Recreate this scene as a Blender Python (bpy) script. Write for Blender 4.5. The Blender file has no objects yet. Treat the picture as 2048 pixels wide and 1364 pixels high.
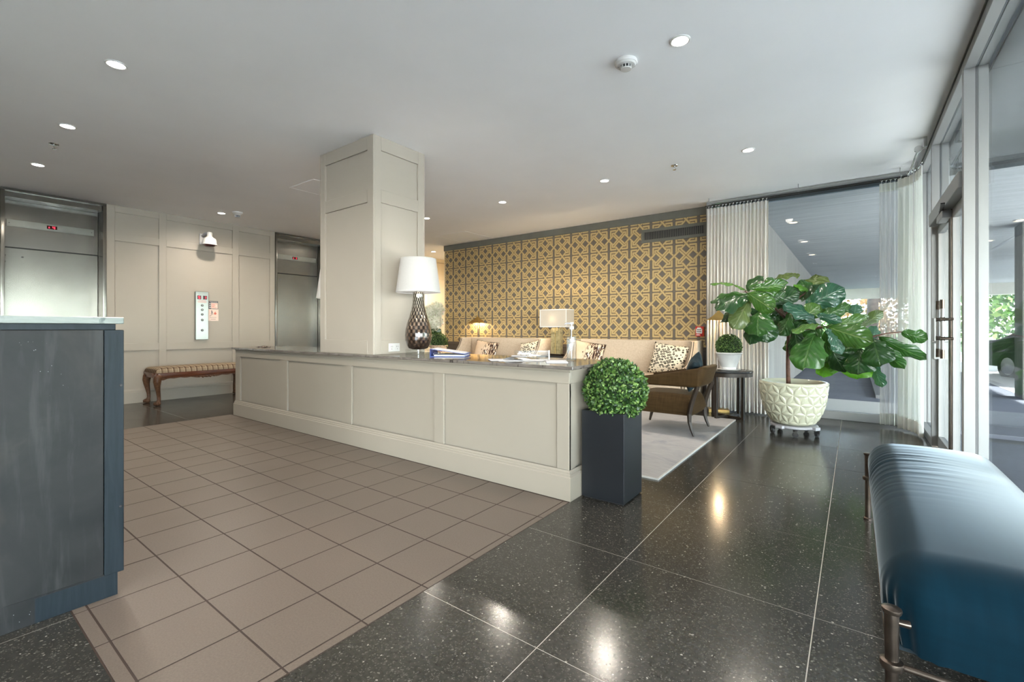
import bpy, bmesh, math, random
from mathutils import Vector, Matrix, noise
D = bpy.data
S = bpy.context.scene
COL = S.collection
PI = math.pi
random.seed(7)

# ------------------------------------------------------------------ camera
CAM_H = 1.095
cam = D.objects.new('camera', D.cameras.new('camera'))
COL.objects.link(cam)
cam.location = (0, 0, CAM_H)
cam.rotation_euler = (PI / 2, 0, math.atan2(685, 915.7))
cam.data.sensor_width = 36
cam.data.lens = 36 * 915.7 / 2048
cam.data.shift_y = -25 / 2048
cam.data.clip_start = 0.05
S.camera = cam

# ------------------------------------------------------------------ exposure, sky, sun
S.view_settings.view_transform = 'Standard'
S.view_settings.look = 'None'
S.view_settings.exposure = 0.62
S.view_settings.gamma = 1.0
S.view_settings.use_curve_mapping = False
S.cycles.max_bounces = 10
S.cycles.diffuse_bounces = 6
S.cycles.glossy_bounces = 5
S.cycles.transparent_max_bounces = 16
S.cycles.caustics_reflective = False
S.cycles.caustics_refractive = False
S.cycles.sample_clamp_indirect = 4.0

SKY_STRENGTH = 2.7
SUN_STRENGTH = 40.0
DOWNLIGHT_W = 85.0

W = D.worlds.new('sky')
S.world = W
W.use_nodes = True
wn = W.node_tree
bg = wn.nodes['Background']
sky = wn.nodes.new('ShaderNodeTexSky')
sky.sky_type = 'NISHITA'
sky.sun_disc = False
sky.sun_elevation = math.radians(30)
sky.sun_rotation = math.radians(140)
hsv = wn.nodes.new('ShaderNodeHueSaturation')      # thin summer haze
hsv.inputs['Saturation'].default_value = 0.45
wn.links.new(sky.outputs[0], hsv.inputs['Color'])
wn.links.new(hsv.outputs[0], bg.inputs[0])
bg.inputs[1].default_value = SKY_STRENGTH

sun = D.objects.new('sun', D.lights.new('sun', 'SUN'))
COL.objects.link(sun)
sun.data.energy = SUN_STRENGTH
sun.data.angle = 0.01
sun.data.color = (1.0, 0.93, 0.82)
sun.rotation_euler = (math.radians(60), 0, math.radians(104))

# ------------------------------------------------------------------ helpers: objects
CH = 2.86
TAU = 2 * PI


def s2l(c):
    c = c / 255
    return c / 12.92 if c <= 0.04045 else ((c + 0.055) / 1.055) ** 2.4


def rgb(r, g, b):
    return (s2l(r), s2l(g), s2l(b), 1)


class MB:
    """collects verts and faces of one mesh, in world coordinates unless noted"""

    def __init__(self):
        self.v, self.f, self.m, self.uv = [], [], [], {}

    def add(self, vs, fs, mi=0):
        o = len(self.v)
        self.v += [tuple(p) for p in vs]
        for f in fs:
            self.f.append(tuple(i + o for i in f))
            self.m.append(mi)
        return self

    def box(self, x0, x1, y0, y1, z0, z1, mi=0):
        vs = [(x0, y0, z0), (x1, y0, z0), (x1, y1, z0), (x0, y1, z0), (x0, y0, z1), (x1, y0, z1), (x1, y1, z1), (x0, y1, z1)]
        return self.add(vs, [(0, 3, 2, 1), (4, 5, 6, 7), (0, 1, 5, 4), (1, 2, 6, 5), (2, 3, 7, 6), (3, 0, 4, 7)], mi)

    def bar(self, a, b, w, h, up=(0, 0, 1), mi=0):
        a, b = Vector(a), Vector(b)
        d = (b - a).normalized()
        s = d.cross(Vector(up))
        if s.length < 1e-5:
            s = d.cross(Vector((1, 0, 0)))
        s.normalize()
        u = s.cross(d)
        vs = []
        for p in (a, b):
            for i, j in ((-1, -1), (1, -1), (1, 1), (-1, 1)):
                vs.append(p + s * (i * w / 2) + u * (j * h / 2))
        return self.add(vs, [(0, 1, 2, 3), (7, 6, 5, 4), (0, 4, 5, 1), (1, 5, 6, 2), (2, 6, 7, 3), (3, 7, 4, 0)], mi)

    def tube(self, pts, rad, n=10, mi=0, cap=True, squash=1.0):
        pts = [Vector(p) for p in pts]
        if not hasattr(rad, '__len__'):
            rad = [rad] * len(pts)
        o = len(self.v)
        t0 = (pts[1] - pts[0]).normalized()
        s = t0.cross(Vector((0, 0, 1)))
        if s.length < 1e-3:
            s = Vector((1, 0, 0))
        s.normalize()
        rings = []
        for i, p in enumerate(pts):
            t = (pts[min(i + 1, len(pts) - 1)] - pts[max(i - 1, 0)]).normalized()
            s = (s - t * s.dot(t))
            s.normalize()
            u = t.cross(s)
            rings.append([p + (s * math.cos(TAU * k / n) * squash + u * math.sin(TAU * k / n)) * rad[i] for k in range(n)])
        vs = [q for r in rings for q in r]
        fs = []
        for i in range(len(pts) - 1):
            for k in range(n):
                fs.append((i * n + k, i * n + (k + 1) % n, (i + 1) * n + (k + 1) % n, (i + 1) * n + k))
        if cap:
            fs.append(tuple(range(n - 1, -1, -1)))
            fs.append(tuple((len(pts) - 1) * n + k for k in range(n)))
        return self.add(vs, fs, mi)

    def lathe(self, prof, c=(0, 0, 0), n=32, mi=0, cap=True, axis='z', sx=1.0, sy=1.0):
        vs, fs = [], []
        for r, z in prof:
            for k in range(n):
                a = TAU * k / n
                p = (r * math.cos(a) * sx, r * math.sin(a) * sy, z)
                if axis == 'y':
                    p = (p[0], p[2], p[1])
                if axis == 'x':
                    p = (p[2], p[0], p[1])
                vs.append((c[0] + p[0], c[1] + p[1], c[2] + p[2]))
        m = len(prof)
        for i in range(m - 1):
            for k in range(n):
                fs.append((i * n + k, i * n + (k + 1) % n, (i + 1) * n + (k + 1) % n, (i + 1) * n + k))
        if cap:
            fs.append(tuple(range(n - 1, -1, -1)))
            fs.append(tuple((m - 1) * n + k for k in range(n)))
        return self.add(vs, fs, mi)

    def prism(self, poly, axis, a, b, mi=0):
        """poly of 2D points; axis 'x': (y,z), 'y': (x,z), 'z': (x,y)"""
        def P(q, t):
            return {'x': (t, q[0], q[1]), 'y': (q[0], t, q[1]), 'z': (q[0], q[1], t)}[axis]
        n = len(poly)
        vs = [P(q, a) for q in poly] + [P(q, b) for q in poly]
        fs = [tuple(range(n - 1, -1, -1)), tuple(range(n, 2 * n))]
        fs += [(k, (k + 1) % n, n + (k + 1) % n, n + k) for k in range(n)]
        return self.add(vs, fs, mi)

    def grid(self, fn, nu, nv, mi=0, closed_u=False):
        vs = [fn(i / nu, j / nv) for j in range(nv + 1) for i in range(nu + (0 if closed_u else 1))]
        w = nu if closed_u else nu + 1
        fs = []
        for j in range(nv):
            for i in range(nu):
                i2 = (i + 1) % w if closed_u else i + 1
                fs.append((j * w + i, j * w + i2, (j + 1) * w + i2, (j + 1) * w + i))
        o = len(self.f)
        self.add(vs, fs, mi)
        if not closed_u:
            for k, (j, i) in enumerate((j, i) for j in range(nv) for i in range(nu)):
                self.uv[o + k] = [(i / nu, j / nv), ((i + 1) / nu, j / nv), ((i + 1) / nu, (j + 1) / nv), (i / nu, (j + 1) / nv)]
        return self

    def xf(self, M):
        self.v = [tuple(M @ Vector(p)) for p in self.v]
        return self


def mesh_of(name, mb, mats, smooth=False, bevel=0, seg=1, fixn=True):
    me = D.meshes.new(name)
    me.from_pydata(mb.v, [], mb.f)
    for m in (mats if isinstance(mats, (list, tuple)) else [mats]):
        me.materials.append(m)
    me.polygons.foreach_set('material_index', mb.m)
    if mb.uv:
        uvl = me.uv_layers.new(name='uv')
        for p in me.polygons:
            t = mb.uv.get(p.index)
            if t:
                for k, li in enumerate(p.loop_indices):
                    uvl.data[li].uv = t[k]
    if bevel or fixn:
        bm = bmesh.new()
        bm.from_mesh(me)
        if fixn:
            bmesh.ops.recalc_face_normals(bm, faces=bm.faces)
        if bevel:
            es = [e for e in bm.edges if len(e.link_faces) == 2 and e.calc_face_angle(0) > 0.5]
            bmesh.ops.bevel(bm, geom=es, offset=bevel, segments=seg, profile=0.6, affect='EDGES', clamp_overlap=True)
        bm.to_mesh(me)
        bm.free()
    if smooth:
        me.polygons.foreach_set('use_smooth', [True] * len(me.polygons))
        if smooth is not True:
            me.set_sharp_from_angle(angle=smooth)
    me.update()
    return me


SM = 0.7   # smooth below this angle


def obj(name, mb, mats, parent=None, smooth=False, bevel=0, seg=1, local=False, fixn=True):
    """one mesh object; vertices are in world coordinates and moved to the parent's frame unless local"""
    if parent is not None and not local:
        mb.xf(world_of(parent).inverted())
    o = D.objects.new(name, mesh_of(name, mb, mats, smooth, bevel, seg, fixn))
    COL.objects.link(o)
    o.parent = parent
    return o


def world_of(o):
    M = Matrix.LocRotScale(o.location, o.rotation_euler, o.scale)
    return world_of(o.parent) @ M if o.parent else M


def tag(o, label, cat, group=None, kind=None):
    o['label'] = label
    o['category'] = cat
    if group:
        o['group'] = group
    if kind:
        o['kind'] = kind
    return o


def thing(name, label, cat, loc=(0, 0, 0), rz=0, group=None):
    o = D.objects.new(name, None)
    o.empty_display_size = 0.1
    COL.objects.link(o)
    o.location = loc
    o.rotation_euler = (0, 0, rz)
    return tag(o, label, cat, group)


def struct(name, mb, mats, **k):
    o = obj(name, mb, mats, **k)
    o['kind'] = 'structure'
    return o


def copy_tree(o, parent=None):
    c = o.copy()
    COL.objects.link(c)
    c.parent = parent
    for ch in [x for x in o.children]:
        copy_tree(ch, c)
    return c


def place(o, parent, loc=None, scale=None, rot=None):
    """another object sharing o's mesh"""
    c = D.objects.new(o.name.split('.')[0], o.data)
    COL.objects.link(c)
    c.parent = parent
    if loc:
        c.location = loc
    if scale:
        c.scale = scale
    if rot:
        c.rotation_euler = rot
    return c


# ------------------------------------------------------------------ helpers: materials
class NT:
    def __init__(self, name):
        self.mat = D.materials.new(name)
        self.mat.use_nodes = True
        self.t = self.mat.node_tree
        self.b = self.t.nodes['Principled BSDF']
        self.out = self.t.nodes['Material Output']

    def n(self, typ, **k):
        x = self.t.nodes.new('ShaderNode' + typ)
        for a, v in k.items():
            setattr(x, a, v)
        return x

    def set(self, sock, v):
        if hasattr(v, 'is_output') or hasattr(v, 'links'):
            self.t.links.new(v, sock)
        else:
            sock.default_value = v

    def math(self, op, a, b=0.0, c=None, clamp=False):
        x = self.n('Math', operation=op, use_clamp=clamp)
        self.set(x.inputs[0], a)
        self.set(x.inputs[1], b)
        if c is not None:
            self.set(x.inputs[2], c)
        return x.outputs[0]

    def vm(self, op, a, b=None, scale=None):
        x = self.n('VectorMath', operation=op)
        self.set(x.inputs[0], a)
        if b is not None:
            self.set(x.inputs[1], b)
        if scale is not None:
            self.set(x.inputs['Scale'], scale)
        return x.outputs['Value'] if op in ('DOT_PRODUCT', 'LENGTH', 'DISTANCE') else x.outputs[0]

    def mix(self, f, a, b, mode='MIX'):
        x = self.n('Mix', data_type='RGBA', blend_type=mode)
        self.set(x.inputs[0], f)
        self.set(x.inputs[6], a)
        self.set(x.inputs[7], b)
        return x.outputs[2]

    def ramp(self, f, stops, interp='LINEAR'):
        x = self.n('ValToRGB')
        x.color_ramp.interpolation = interp
        e = x.color_ramp.elements
        while len(e) > 1:
            e.remove(e[0])
        e[0].position, e[0].color = stops[0]
        for p, c in stops[1:]:
            q = e.new(p)
            q.color = c
        self.set(x.inputs[0], f)
        return x.outputs[0]

    def step(self, f, a, b):
        x = self.n('MapRange', interpolation_type='SMOOTHSTEP')
        self.set(x.inputs[0], f)
        x.inputs[1].default_value, x.inputs[2].default_value = a, b
        return x.outputs[0]

    def pos(self, scale=(1, 1, 1), rot=(0, 0, 0), kind='world'):
        if kind == 'world':
            src = self.n('NewGeometry').outputs['Position']
        else:
            src = self.n('TexCoord').outputs[kind]
        m = self.n('Mapping')
        m.inputs['Scale'].default_value = scale
        m.inputs['Rotation'].default_value = rot
        self.set(m.inputs[0], src)
        return m.outputs[0]

    def noise(self, vec, scale=5, detail=2, rough=0.5, dist=0.0):
        x = self.n('TexNoise')
        self.set(x.inputs['Vector'], vec)
        x.inputs['Scale'].default_value = scale
        x.inputs['Detail'].default_value = detail
        x.inputs['Roughness'].default_value = rough
        x.inputs['Distortion'].default_value = dist
        return x.outputs['Fac']

    def voro(self, vec, scale=5, feature='F1', out='Distance', rnd=1.0):
        x = self.n('TexVoronoi', feature=feature)
        self.set(x.inputs['Vector'], vec)
        x.inputs['Scale'].default_value = scale
        x.inputs['Randomness'].default_value = rnd
        return x.outputs[out]

    def bump(self, h, strength=0.2, dist=0.01):
        x = self.n('Bump')
        x.inputs['Strength'].default_value = strength
        x.inputs['Distance'].default_value = dist
        self.set(x.inputs['Height'], h)
        self.t.links.new(x.outputs[0], self.b.inputs['Normal'])

    def P(self, color=None, rough=None, metal=None, spec=None, **k):
        if color is not None:
            self.set(self.b.inputs['Base Color'], color)
        if rough is not None:
            self.set(self.b.inputs['Roughness'], rough)
        if metal is not None:
            self.b.inputs['Metallic'].default_value = metal
        if spec is not None:
            self.b.inputs['Specular IOR Level'].default_value = spec
        for a, v in k.items():
            self.set(self.b.inputs[a.replace('_', ' ')], v)
        return self


def simple(name, color, rough=0.5, metal=0.0, var=0.0, scale=8, bump=0.0, spec=0.5, **k):
    t = NT(name)
    if var or bump:
        f = t.noise(t.pos(kind='Object'), scale, 4)
    if var:
        lo = tuple(c * (1 - var) for c in color[:3]) + (1,)
        hi = tuple(min(1, c * (1 + var)) for c in color[:3]) + (1,)
        color = t.ramp(f, [(0.3, lo), (0.7, hi)])
    t.P(color, rough, metal, spec, **k)
    if bump:
        t.bump(f, bump)
    return t.mat


def emit(name, color, strength):
    t = NT(name)
    t.P((0, 0, 0, 1), 0.5)
    t.b.inputs['Emission Color'].default_value = color
    t.b.inputs['Emission Strength'].default_value = strength
    return t.mat

# ------------------------------------------------------------------ materials
M = {}
M['ceiling'] = simple('ceiling_paint', (0.92, 0.92, 0.93, 1), 0.9, var=0.02, scale=1.5, spec=0.2)
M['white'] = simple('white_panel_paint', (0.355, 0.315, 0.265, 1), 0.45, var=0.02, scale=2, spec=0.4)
M['white_shaded'] = simple('shaded_white_paint', (0.268, 0.238, 0.198, 1), 0.45, var=0.02, scale=2, spec=0.4)  # panel white darkened: weaker light on the counter put into its colour
M['cream'] = simple('cream_wall_paint', (0.78, 0.68, 0.50, 1), 0.6, var=0.02)
M['plain_wall'] = simple('pale_wall_paint', (0.70, 0.69, 0.66, 1), 0.8, var=0.03)
M['taupe'] = simple('taupe_trim_paint', (0.135, 0.135, 0.115, 1), 0.5, var=0.06)
M['taupe_dark'] = simple('dark_taupe_paint', (0.10, 0.082, 0.068, 1), 0.45, var=0.06)


def m_terrazzo():
    t = NT('black_terrazzo')
    p = t.pos()
    base = t.ramp(t.noise(p, 55, 3), [(0.3, (0.014, 0.014, 0.012, 1)), (0.7, (0.042, 0.040, 0.034, 1))])
    big = t.noise(p, 1.3, 2)
    base = t.mix(t.math('MULTIPLY', big, 0.5), base, (0.045, 0.042, 0.036, 1))
    warp = t.vm('ADD', p, t.vm('SCALE', t.noise(p, 90, 1), scale=0.012))
    v = t.n('TexVoronoi', feature='F1')
    t.set(v.inputs['Vector'], warp)
    v.inputs['Scale'].default_value = 88
    pick = t.n('SeparateColor')
    t.set(pick.inputs[0], v.outputs['Color'])
    on = t.math('GREATER_THAN', pick.outputs[0], 0.72)
    size = t.math('MULTIPLY', pick.outputs[1], 0.40)
    fl = t.math('MULTIPLY', on, t.math('LESS_THAN', v.outputs['Distance'], size))
    fcol = t.ramp(pick.outputs[2], [(0.0, (0.06, 0.058, 0.05, 1)), (0.6, (0.12, 0.115, 0.10, 1)), (0.9, (0.42, 0.40, 0.35, 1))])
    v2 = t.n('TexVoronoi', feature='F1')
    t.set(v2.inputs['Vector'], warp)
    v2.inputs['Scale'].default_value = 150
    pk2 = t.n('SeparateColor')
    t.set(pk2.inputs[0], v2.outputs['Color'])
    f2 = t.math('MULTIPLY', t.math('GREATER_THAN', pk2.outputs[0], 0.72), t.math('LESS_THAN', v2.outputs['Distance'], 0.42))
    c = t.mix(f2, base, (0.075, 0.072, 0.062, 1))
    c = t.mix(fl, c, fcol)
    t.P(c, t.math('ADD', 0.13, t.math('MULTIPLY', t.noise(p, 3, 3), 0.09)), spec=0.5)
    return t.mat


def m_tan():
    t = NT('tan_ceramic')
    p = t.pos()
    r = t.n('ObjectInfo').outputs['Random']
    c = t.ramp(t.noise(p, 140, 2, 0.7), [(0.25, (0.105, 0.082, 0.066, 1)), (0.75, (0.150, 0.121, 0.098, 1))])
    c = t.mix(t.math('MULTIPLY', r, 0.22), c, (0.11, 0.084, 0.066, 1))
    t.P(c, t.math('ADD', 0.34, t.math('MULTIPLY', t.noise(p, 2, 2), 0.1)), spec=0.4)
    return t.mat


M['terrazzo'] = m_terrazzo()
M['tan'] = m_tan()
M['grout_light'] = simple('pale_grout', (0.52, 0.50, 0.46, 1), 0.8)
M['grout_dark'] = simple('dark_grout', (0.045, 0.03, 0.024, 1), 0.8)


def m_wallpaper():
    t = NT('fretwork_wallpaper')
    P = 0.3535
    pos = t.n('NewGeometry').outputs['Position']
    sx = t.n('SeparateXYZ')
    t.set(sx.inputs[0], pos)

    def cell(x, c):
        q = t.math('ADD', t.math('MULTIPLY', t.math('SUBTRACT', x, c), 1 / P), 500.5)
        return t.math('SUBTRACT', t.math('FRACT', q), 0.5)
    u = cell(sx.outputs[0], -2.532)
    v = cell(sx.outputs[2], 1.30)
    a, b = t.math('ABSOLUTE', u), t.math('ABSOLUTE', v)

    def vec(x, y):
        c = t.n('CombineXYZ')
        t.set(c.inputs[0], x)
        t.set(c.inputs[1], y)
        return c.outputs[0]
    fold = vec(a, b)

    def seg(p, A, B):
        A, B = Vector((*A, 0)), Vector((*B, 0))
        ba = B - A
        pa = t.vm('SUBTRACT', p, tuple(A))
        h = t.math('MULTIPLY', t.vm('DOT_PRODUCT', pa, tuple(ba)), 1 / ba.dot(ba), clamp=True)
        q = t.vm('SCALE', tuple(ba), scale=h)
        return t.vm('LENGTH', t.vm('SUBTRACT', pa, q))
    segs = [((0.096, 0.345), (0.096, 0.066)), ((0.096, 0.066), (0.345, 0.066)),
            ((0.0, 0.5), (0.185, 0.315)), ((0.185, 0.315), (0.185, 0.185)), ((0.185, 0.185), (0.315, 0.185)), ((0.315, 0.185), (0.5, 0.0)),
            ((0.30, 0.235), (0.533, 0.467)), ((0.235, 0.30), (0.467, 0.533))]
    d = None
    for A, B in segs:
        e = seg(fold, A, B)
        d = e if d is None else t.math('MINIMUM', d, e)
    # the strand that passes over at the single crossings
    vs = t.math('SUBTRACT', b, 0.5)
    sgn = t.math('SIGN', v)
    top = vec(u, t.math('MULTIPLY', vs, sgn))
    d1 = seg(top, (-0.17, -0.17), (0.17, 0.17))
    side = vec(t.math('MULTIPLY', t.math('SUBTRACT', a, 0.5), t.math('SIGN', u)), v)
    d2 = seg(side, (-0.14, 0.17), (0.14, -0.17))
    over = t.math('MINIMUM', d1, d2)
    w = 0.035
    gold_u = t.math('LESS_THAN', d, w)
    edge_u = t.math('LESS_THAN', d, w + 0.013)
    gold_o = t.math('LESS_THAN', over, w + 0.004)
    edge_o = t.math('LESS_THAN', over, w + 0.016)
    fine = t.noise(t.pos(scale=(1, 1, 30)), 30, 2)
    bg_ = t.ramp(fine, [(0.3, (0.125, 0.105, 0.088, 1)), (0.7, (0.165, 0.142, 0.118, 1))])
    gold = t.ramp(fine, [(0.3, (0.47, 0.345, 0.16, 1)), (0.7, (0.57, 0.43, 0.21, 1))])
    brown = (0.21, 0.125, 0.045, 1)
    c = t.mix(edge_u, bg_, brown)
    c = t.mix(gold_u, c, gold)
    c = t.mix(edge_o, c, brown)
    c = t.mix(gold_o, c, gold)
    t.P(c, 0.45, spec=0.4)
    return t.mat


M['wallpaper'] = m_wallpaper()


ANISO_ROT = 0.0


def m_steel(name, tint=(0.27, 0.262, 0.238), r=0.27):
    t = NT(name)
    p = t.pos(scale=(1, 8, 1))
    n = t.noise(p, 4, 2)
    blot = t.noise(t.pos(), 2.2, 4, 0.6)
    c = t.ramp(blot, [(0.3, tuple(x * 0.82 for x in tint) + (1,)), (0.7, tuple(tint) + (1,))])
    t.P(c, r, 1.0)
    t.b.inputs['Anisotropic'].default_value = 0.8
    tg = t.n('Tangent', direction_type='RADIAL', axis='Z')
    t.t.links.new(tg.outputs[0], t.b.inputs['Tangent'])
    t.b.inputs['Anisotropic Rotation'].default_value = ANISO_ROT
    return t.mat


M['steel'] = m_steel('brushed_steel')
M['steel_plate'] = m_steel('satin_steel_plate', (0.38, 0.395, 0.365), 0.3)
M['alu'] = simple('anodised_aluminium', (0.29, 0.29, 0.285, 1), 0.42, 0.35, var=0.04, scale=3)
M['alu_dark'] = simple('glazing_gasket', (0.10, 0.10, 0.10, 1), 0.6)
M['chrome'] = simple('chrome', (0.7, 0.7, 0.7, 1), 0.15, 1.0)
M['bronze'] = simple('dark_bronze', (0.105, 0.082, 0.066, 1), 0.32, 0.9, var=0.25, scale=20)
M['black_metal'] = simple('black_metal', (0.03, 0.028, 0.026, 1), 0.35, 0.6, var=0.2, scale=12)
M['brass'] = simple('brushed_brass', (0.62, 0.43, 0.16, 1), 0.28, 1.0, var=0.1, scale=10)
M['black_plastic'] = simple('black_plastic', (0.02, 0.02, 0.022, 1), 0.35)
M['white_plastic'] = simple('white_plastic', (0.58, 0.57, 0.555, 1), 0.4)
M['grey_plastic'] = simple('grey_plastic', (0.30, 0.30, 0.32, 1), 0.4)
M['red_led'] = emit('red_led', (1, 0.03, 0.06, 1), 2.2)
M['led_glass'] = simple('dark_red_glass', (0.05, 0.006, 0.008, 1), 0.15)
M['lens'] = emit('lamp_lens', (1, 0.94, 0.86, 1), 9.0)
M['lens_out'] = emit('outdoor_lamp_lens', (1, 0.72, 0.45, 1), 4.0)


def m_glass(name, tint, refl=1.0):
    t = NT(name)
    tr = t.n('BsdfTransparent')
    tr.inputs[0].default_value = tint
    gl = t.n('BsdfGlossy')
    gl.inputs['Roughness'].default_value = 0.02
    gl.inputs['Color'].default_value = (1, 1, 1, 1)
    lw = t.n('LayerWeight')
    lw.inputs[0].default_value = 0.5
    fres = t.math('ADD', t.math('MULTIPLY', t.math('POWER', lw.outputs['Facing'], 5.0), 0.96), 0.04)
    mx = t.n('MixShader')
    t.set(mx.inputs[0], t.math('MULTIPLY', fres, refl, clamp=True))
    t.t.links.new(tr.outputs[0], mx.inputs[1])
    t.t.links.new(gl.outputs[0], mx.inputs[2])
    t.t.links.new(mx.outputs[0], t.out.inputs[0])
    return t.mat


M['glass'] = m_glass('tinted_window_glass', (0.80, 0.86, 0.90, 1), 0.5)
M['clear'] = m_glass('clear_acrylic', (0.95, 0.96, 0.95, 1), 1.2)
M['liquid'] = m_glass('clear_gel', (0.90, 0.93, 0.96, 1), 1.0)


def m_stone(name, lo, hi, vein, sc=(1.6, 9, 9), rough=0.07):
    t = NT(name)
    p = t.pos(scale=sc)
    n = t.noise(p, 3.0, 6, 0.62, 0.8)
    n2 = t.noise(t.pos(scale=(5, 1.4, 1.2)), 5.0, 5, 0.6, 1.5)
    c = t.ramp(n, [(0.3, lo), (0.55, hi), (0.72, lo)])
    c = t.mix(t.step(n2, 0.57, 0.68), c, vein)
    t.P(c, rough, spec=0.6)
    return t.mat


M['quartzite'] = m_stone('grey_brown_quartzite', (0.075, 0.063, 0.056, 1), (0.165, 0.145, 0.13, 1), (0.035, 0.03, 0.027, 1))
M['quartz_pale'] = m_stone('pale_green_quartzite', (0.12, 0.138, 0.128, 1), (0.19, 0.212, 0.195, 1), (0.06, 0.078, 0.072, 1), (4, 1.2, 9), 0.35)


def m_zinc():
    t = NT('blue_black_stained_panel')
    p = t.pos(scale=(1, 1, 0.35))
    big = t.noise(t.pos(), 3.2, 5, 0.6, 0.4)
    stre = t.noise(t.pos(scale=(16, 16, 1.8)), 1.5, 4, 0.6, 0.25)
    c = t.ramp(big, [(0.28, (0.007, 0.0075, 0.008, 1)), (0.55, (0.016, 0.016, 0.016, 1)), (0.75, (0.030, 0.0285, 0.026, 1))])
    c = t.mix(t.math('MULTIPLY', t.step(stre, 0.5, 0.75), 0.35), c, (0.05, 0.051, 0.051, 1))
    rust = t.step(t.noise(p, 4.5, 4, 0.6), 0.58, 0.72)
    c = t.mix(t.math('MULTIPLY', rust, 0.35), c, (0.10, 0.085, 0.06, 1))
    spk = t.voro(t.pos(), 70)
    c = t.mix(t.math('MULTIPLY', t.math('LESS_THAN', spk, 0.07), t.step(t.noise(t.pos(), 2.5, 1), 0.6, 0.62)), c, (0.4, 0.42, 0.43, 1))
    t.P(c, t.math('ADD', 0.36, t.math('MULTIPLY', big, 0.25)), 0.0, 0.25)
    return t.mat


M['zinc'] = m_zinc()


def m_wood(name, lo, hi, rough=0.3, axis=(3, 40, 40)):
    t = NT(name)
    n = t.noise(t.pos(scale=axis, kind='Object'), 1.2, 5, 0.6, 0.6)
    t.P(t.ramp(n, [(0.3, lo), (0.7, hi)]), rough, spec=0.25)
    return t.mat


M['blue_wood'] = m_wood('blue_stained_wood', (0.004, 0.008, 0.0115, 1), (0.012, 0.018, 0.023, 1), 0.45, (40, 40, 3))
M['mahogany'] = m_wood('mahogany', (0.055, 0.018, 0.010, 1), (0.14, 0.05, 0.025, 1), 0.22, (40, 4, 40))
M['carved'] = m_wood('carved_walnut', (0.06, 0.026, 0.013, 1), (0.13, 0.065, 0.035, 1), 0.3)
M['walnut'] = m_wood('dark_walnut', (0.011, 0.0075, 0.005, 1), (0.028, 0.019, 0.013, 1), 0.42, (30, 30, 3))
M['ebony'] = m_wood('ebonised_wood', (0.012, 0.013, 0.014, 1), (0.028, 0.029, 0.03, 1), 0.12)


def m_fabric(name, c1, c2, scale=220, rough=0.9, sheen=0.0, sheen_tint=None, bump=0.15):
    t = NT(name)
    p = t.pos(kind='Object')
    w1 = t.noise(t.pos(kind='Object', scale=(1, 1, 8)), scale / 8, 2)
    w2 = t.noise(t.pos(kind='Object', scale=(8, 1, 1)), scale / 8, 2)
    f = t.math('MULTIPLY', t.math('ADD', w1, w2), 0.5)
    t.P(t.ramp(f, [(0.35, c1), (0.65, c2)]), rough, spec=0.08 if sheen else 0.2)
    if sheen:
        t.b.inputs['Sheen Weight'].default_value = sheen
        t.b.inputs['Sheen Roughness'].default_value = 0.3
        if sheen_tint:
            t.b.inputs['Sheen Tint'].default_value = sheen_tint
    if bump:
        t.bump(f, bump, 0.002)
    return t.mat


M['linen'] = m_fabric('oatmeal_linen', (0.44, 0.35, 0.26, 1), (0.56, 0.46, 0.355, 1))
M['velvet_blue'] = m_fabric('slate_blue_velvet', (0.0004, 0.012, 0.022, 1), (0.0006, 0.015, 0.027, 1), 60, 0.75, 0.85, (0.71, 0.79, 0.84, 1), 0.03)
M['velvet_brown'] = m_fabric('olive_brown_velvet', (0.027, 0.0145, 0.005, 1), (0.041, 0.024, 0.009, 1), 60, 0.65, 0.08, (0.62, 0.55, 0.42, 1), 0.03)
M['velvet_teal'] = m_fabric('dark_teal_velvet', (0.006, 0.011, 0.014, 1), (0.016, 0.026, 0.032, 1), 40, 0.6, 0.25, (0.4, 0.55, 0.62, 1), 0.03)
M['tape'] = m_fabric('charcoal_tape', (0.05, 0.04, 0.032, 1), (0.08, 0.065, 0.05, 1))


def m_rug():
    t = NT('pale_wool_rug')
    n = t.noise(t.pos(scale=(1, 25, 1)), 9, 4)
    b = t.noise(t.pos(), 1.6, 5, 0.65, 0.6)
    c = t.ramp(n, [(0.3, (0.27, 0.26, 0.255, 1)), (0.7, (0.375, 0.36, 0.35, 1))])
    c = t.mix(t.step(b, 0.5, 0.72), c, (0.21, 0.215, 0.235, 1))
    t.P(c, 0.95, spec=0.1)
    t.bump(n, 0.2, 0.003)
    return t.mat


M['rug'] = m_rug()
M['rug_edge'] = m_fabric('rug_binding', (0.40, 0.39, 0.375, 1), (0.48, 0.47, 0.45, 1))


def m_curtain(name, col, trans, alpha):
    t = NT(name)
    di = t.n('BsdfDiffuse')
    di.inputs[0].default_value = col
    tl = t.n('BsdfTranslucent')
    tl.inputs[0].default_value = col
    m1 = t.n('MixShader')
    m1.inputs[0].default_value = trans
    t.t.links.new(di.outputs[0], m1.inputs[1])
    t.t.links.new(tl.outputs[0], m1.inputs[2])
    tr = t.n('BsdfTransparent')
    m2 = t.n('MixShader')
    m2.inputs[0].default_value = alpha
    t.t.links.new(tr.outputs[0], m2.inputs[1])
    t.t.links.new(m1.outputs[0], m2.inputs[2])
    t.t.links.new(m2.outputs[0], t.out.inputs[0])
    return t.mat


M['drape'] = m_curtain('ivory_drape', (0.74, 0.70, 0.64, 1), 0.22, 1.0)
M['sheer'] = m_curtain('white_sheer', (0.74, 0.75, 0.77, 1), 0.4, 0.72)
M['sheer2'] = m_curtain('ivory_sheer', (0.72, 0.73, 0.68, 1), 0.4, 0.93)
M['hem'] = m_curtain('doubled_hem', (0.76, 0.74, 0.70, 1), 0.25, 1.0)


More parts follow.
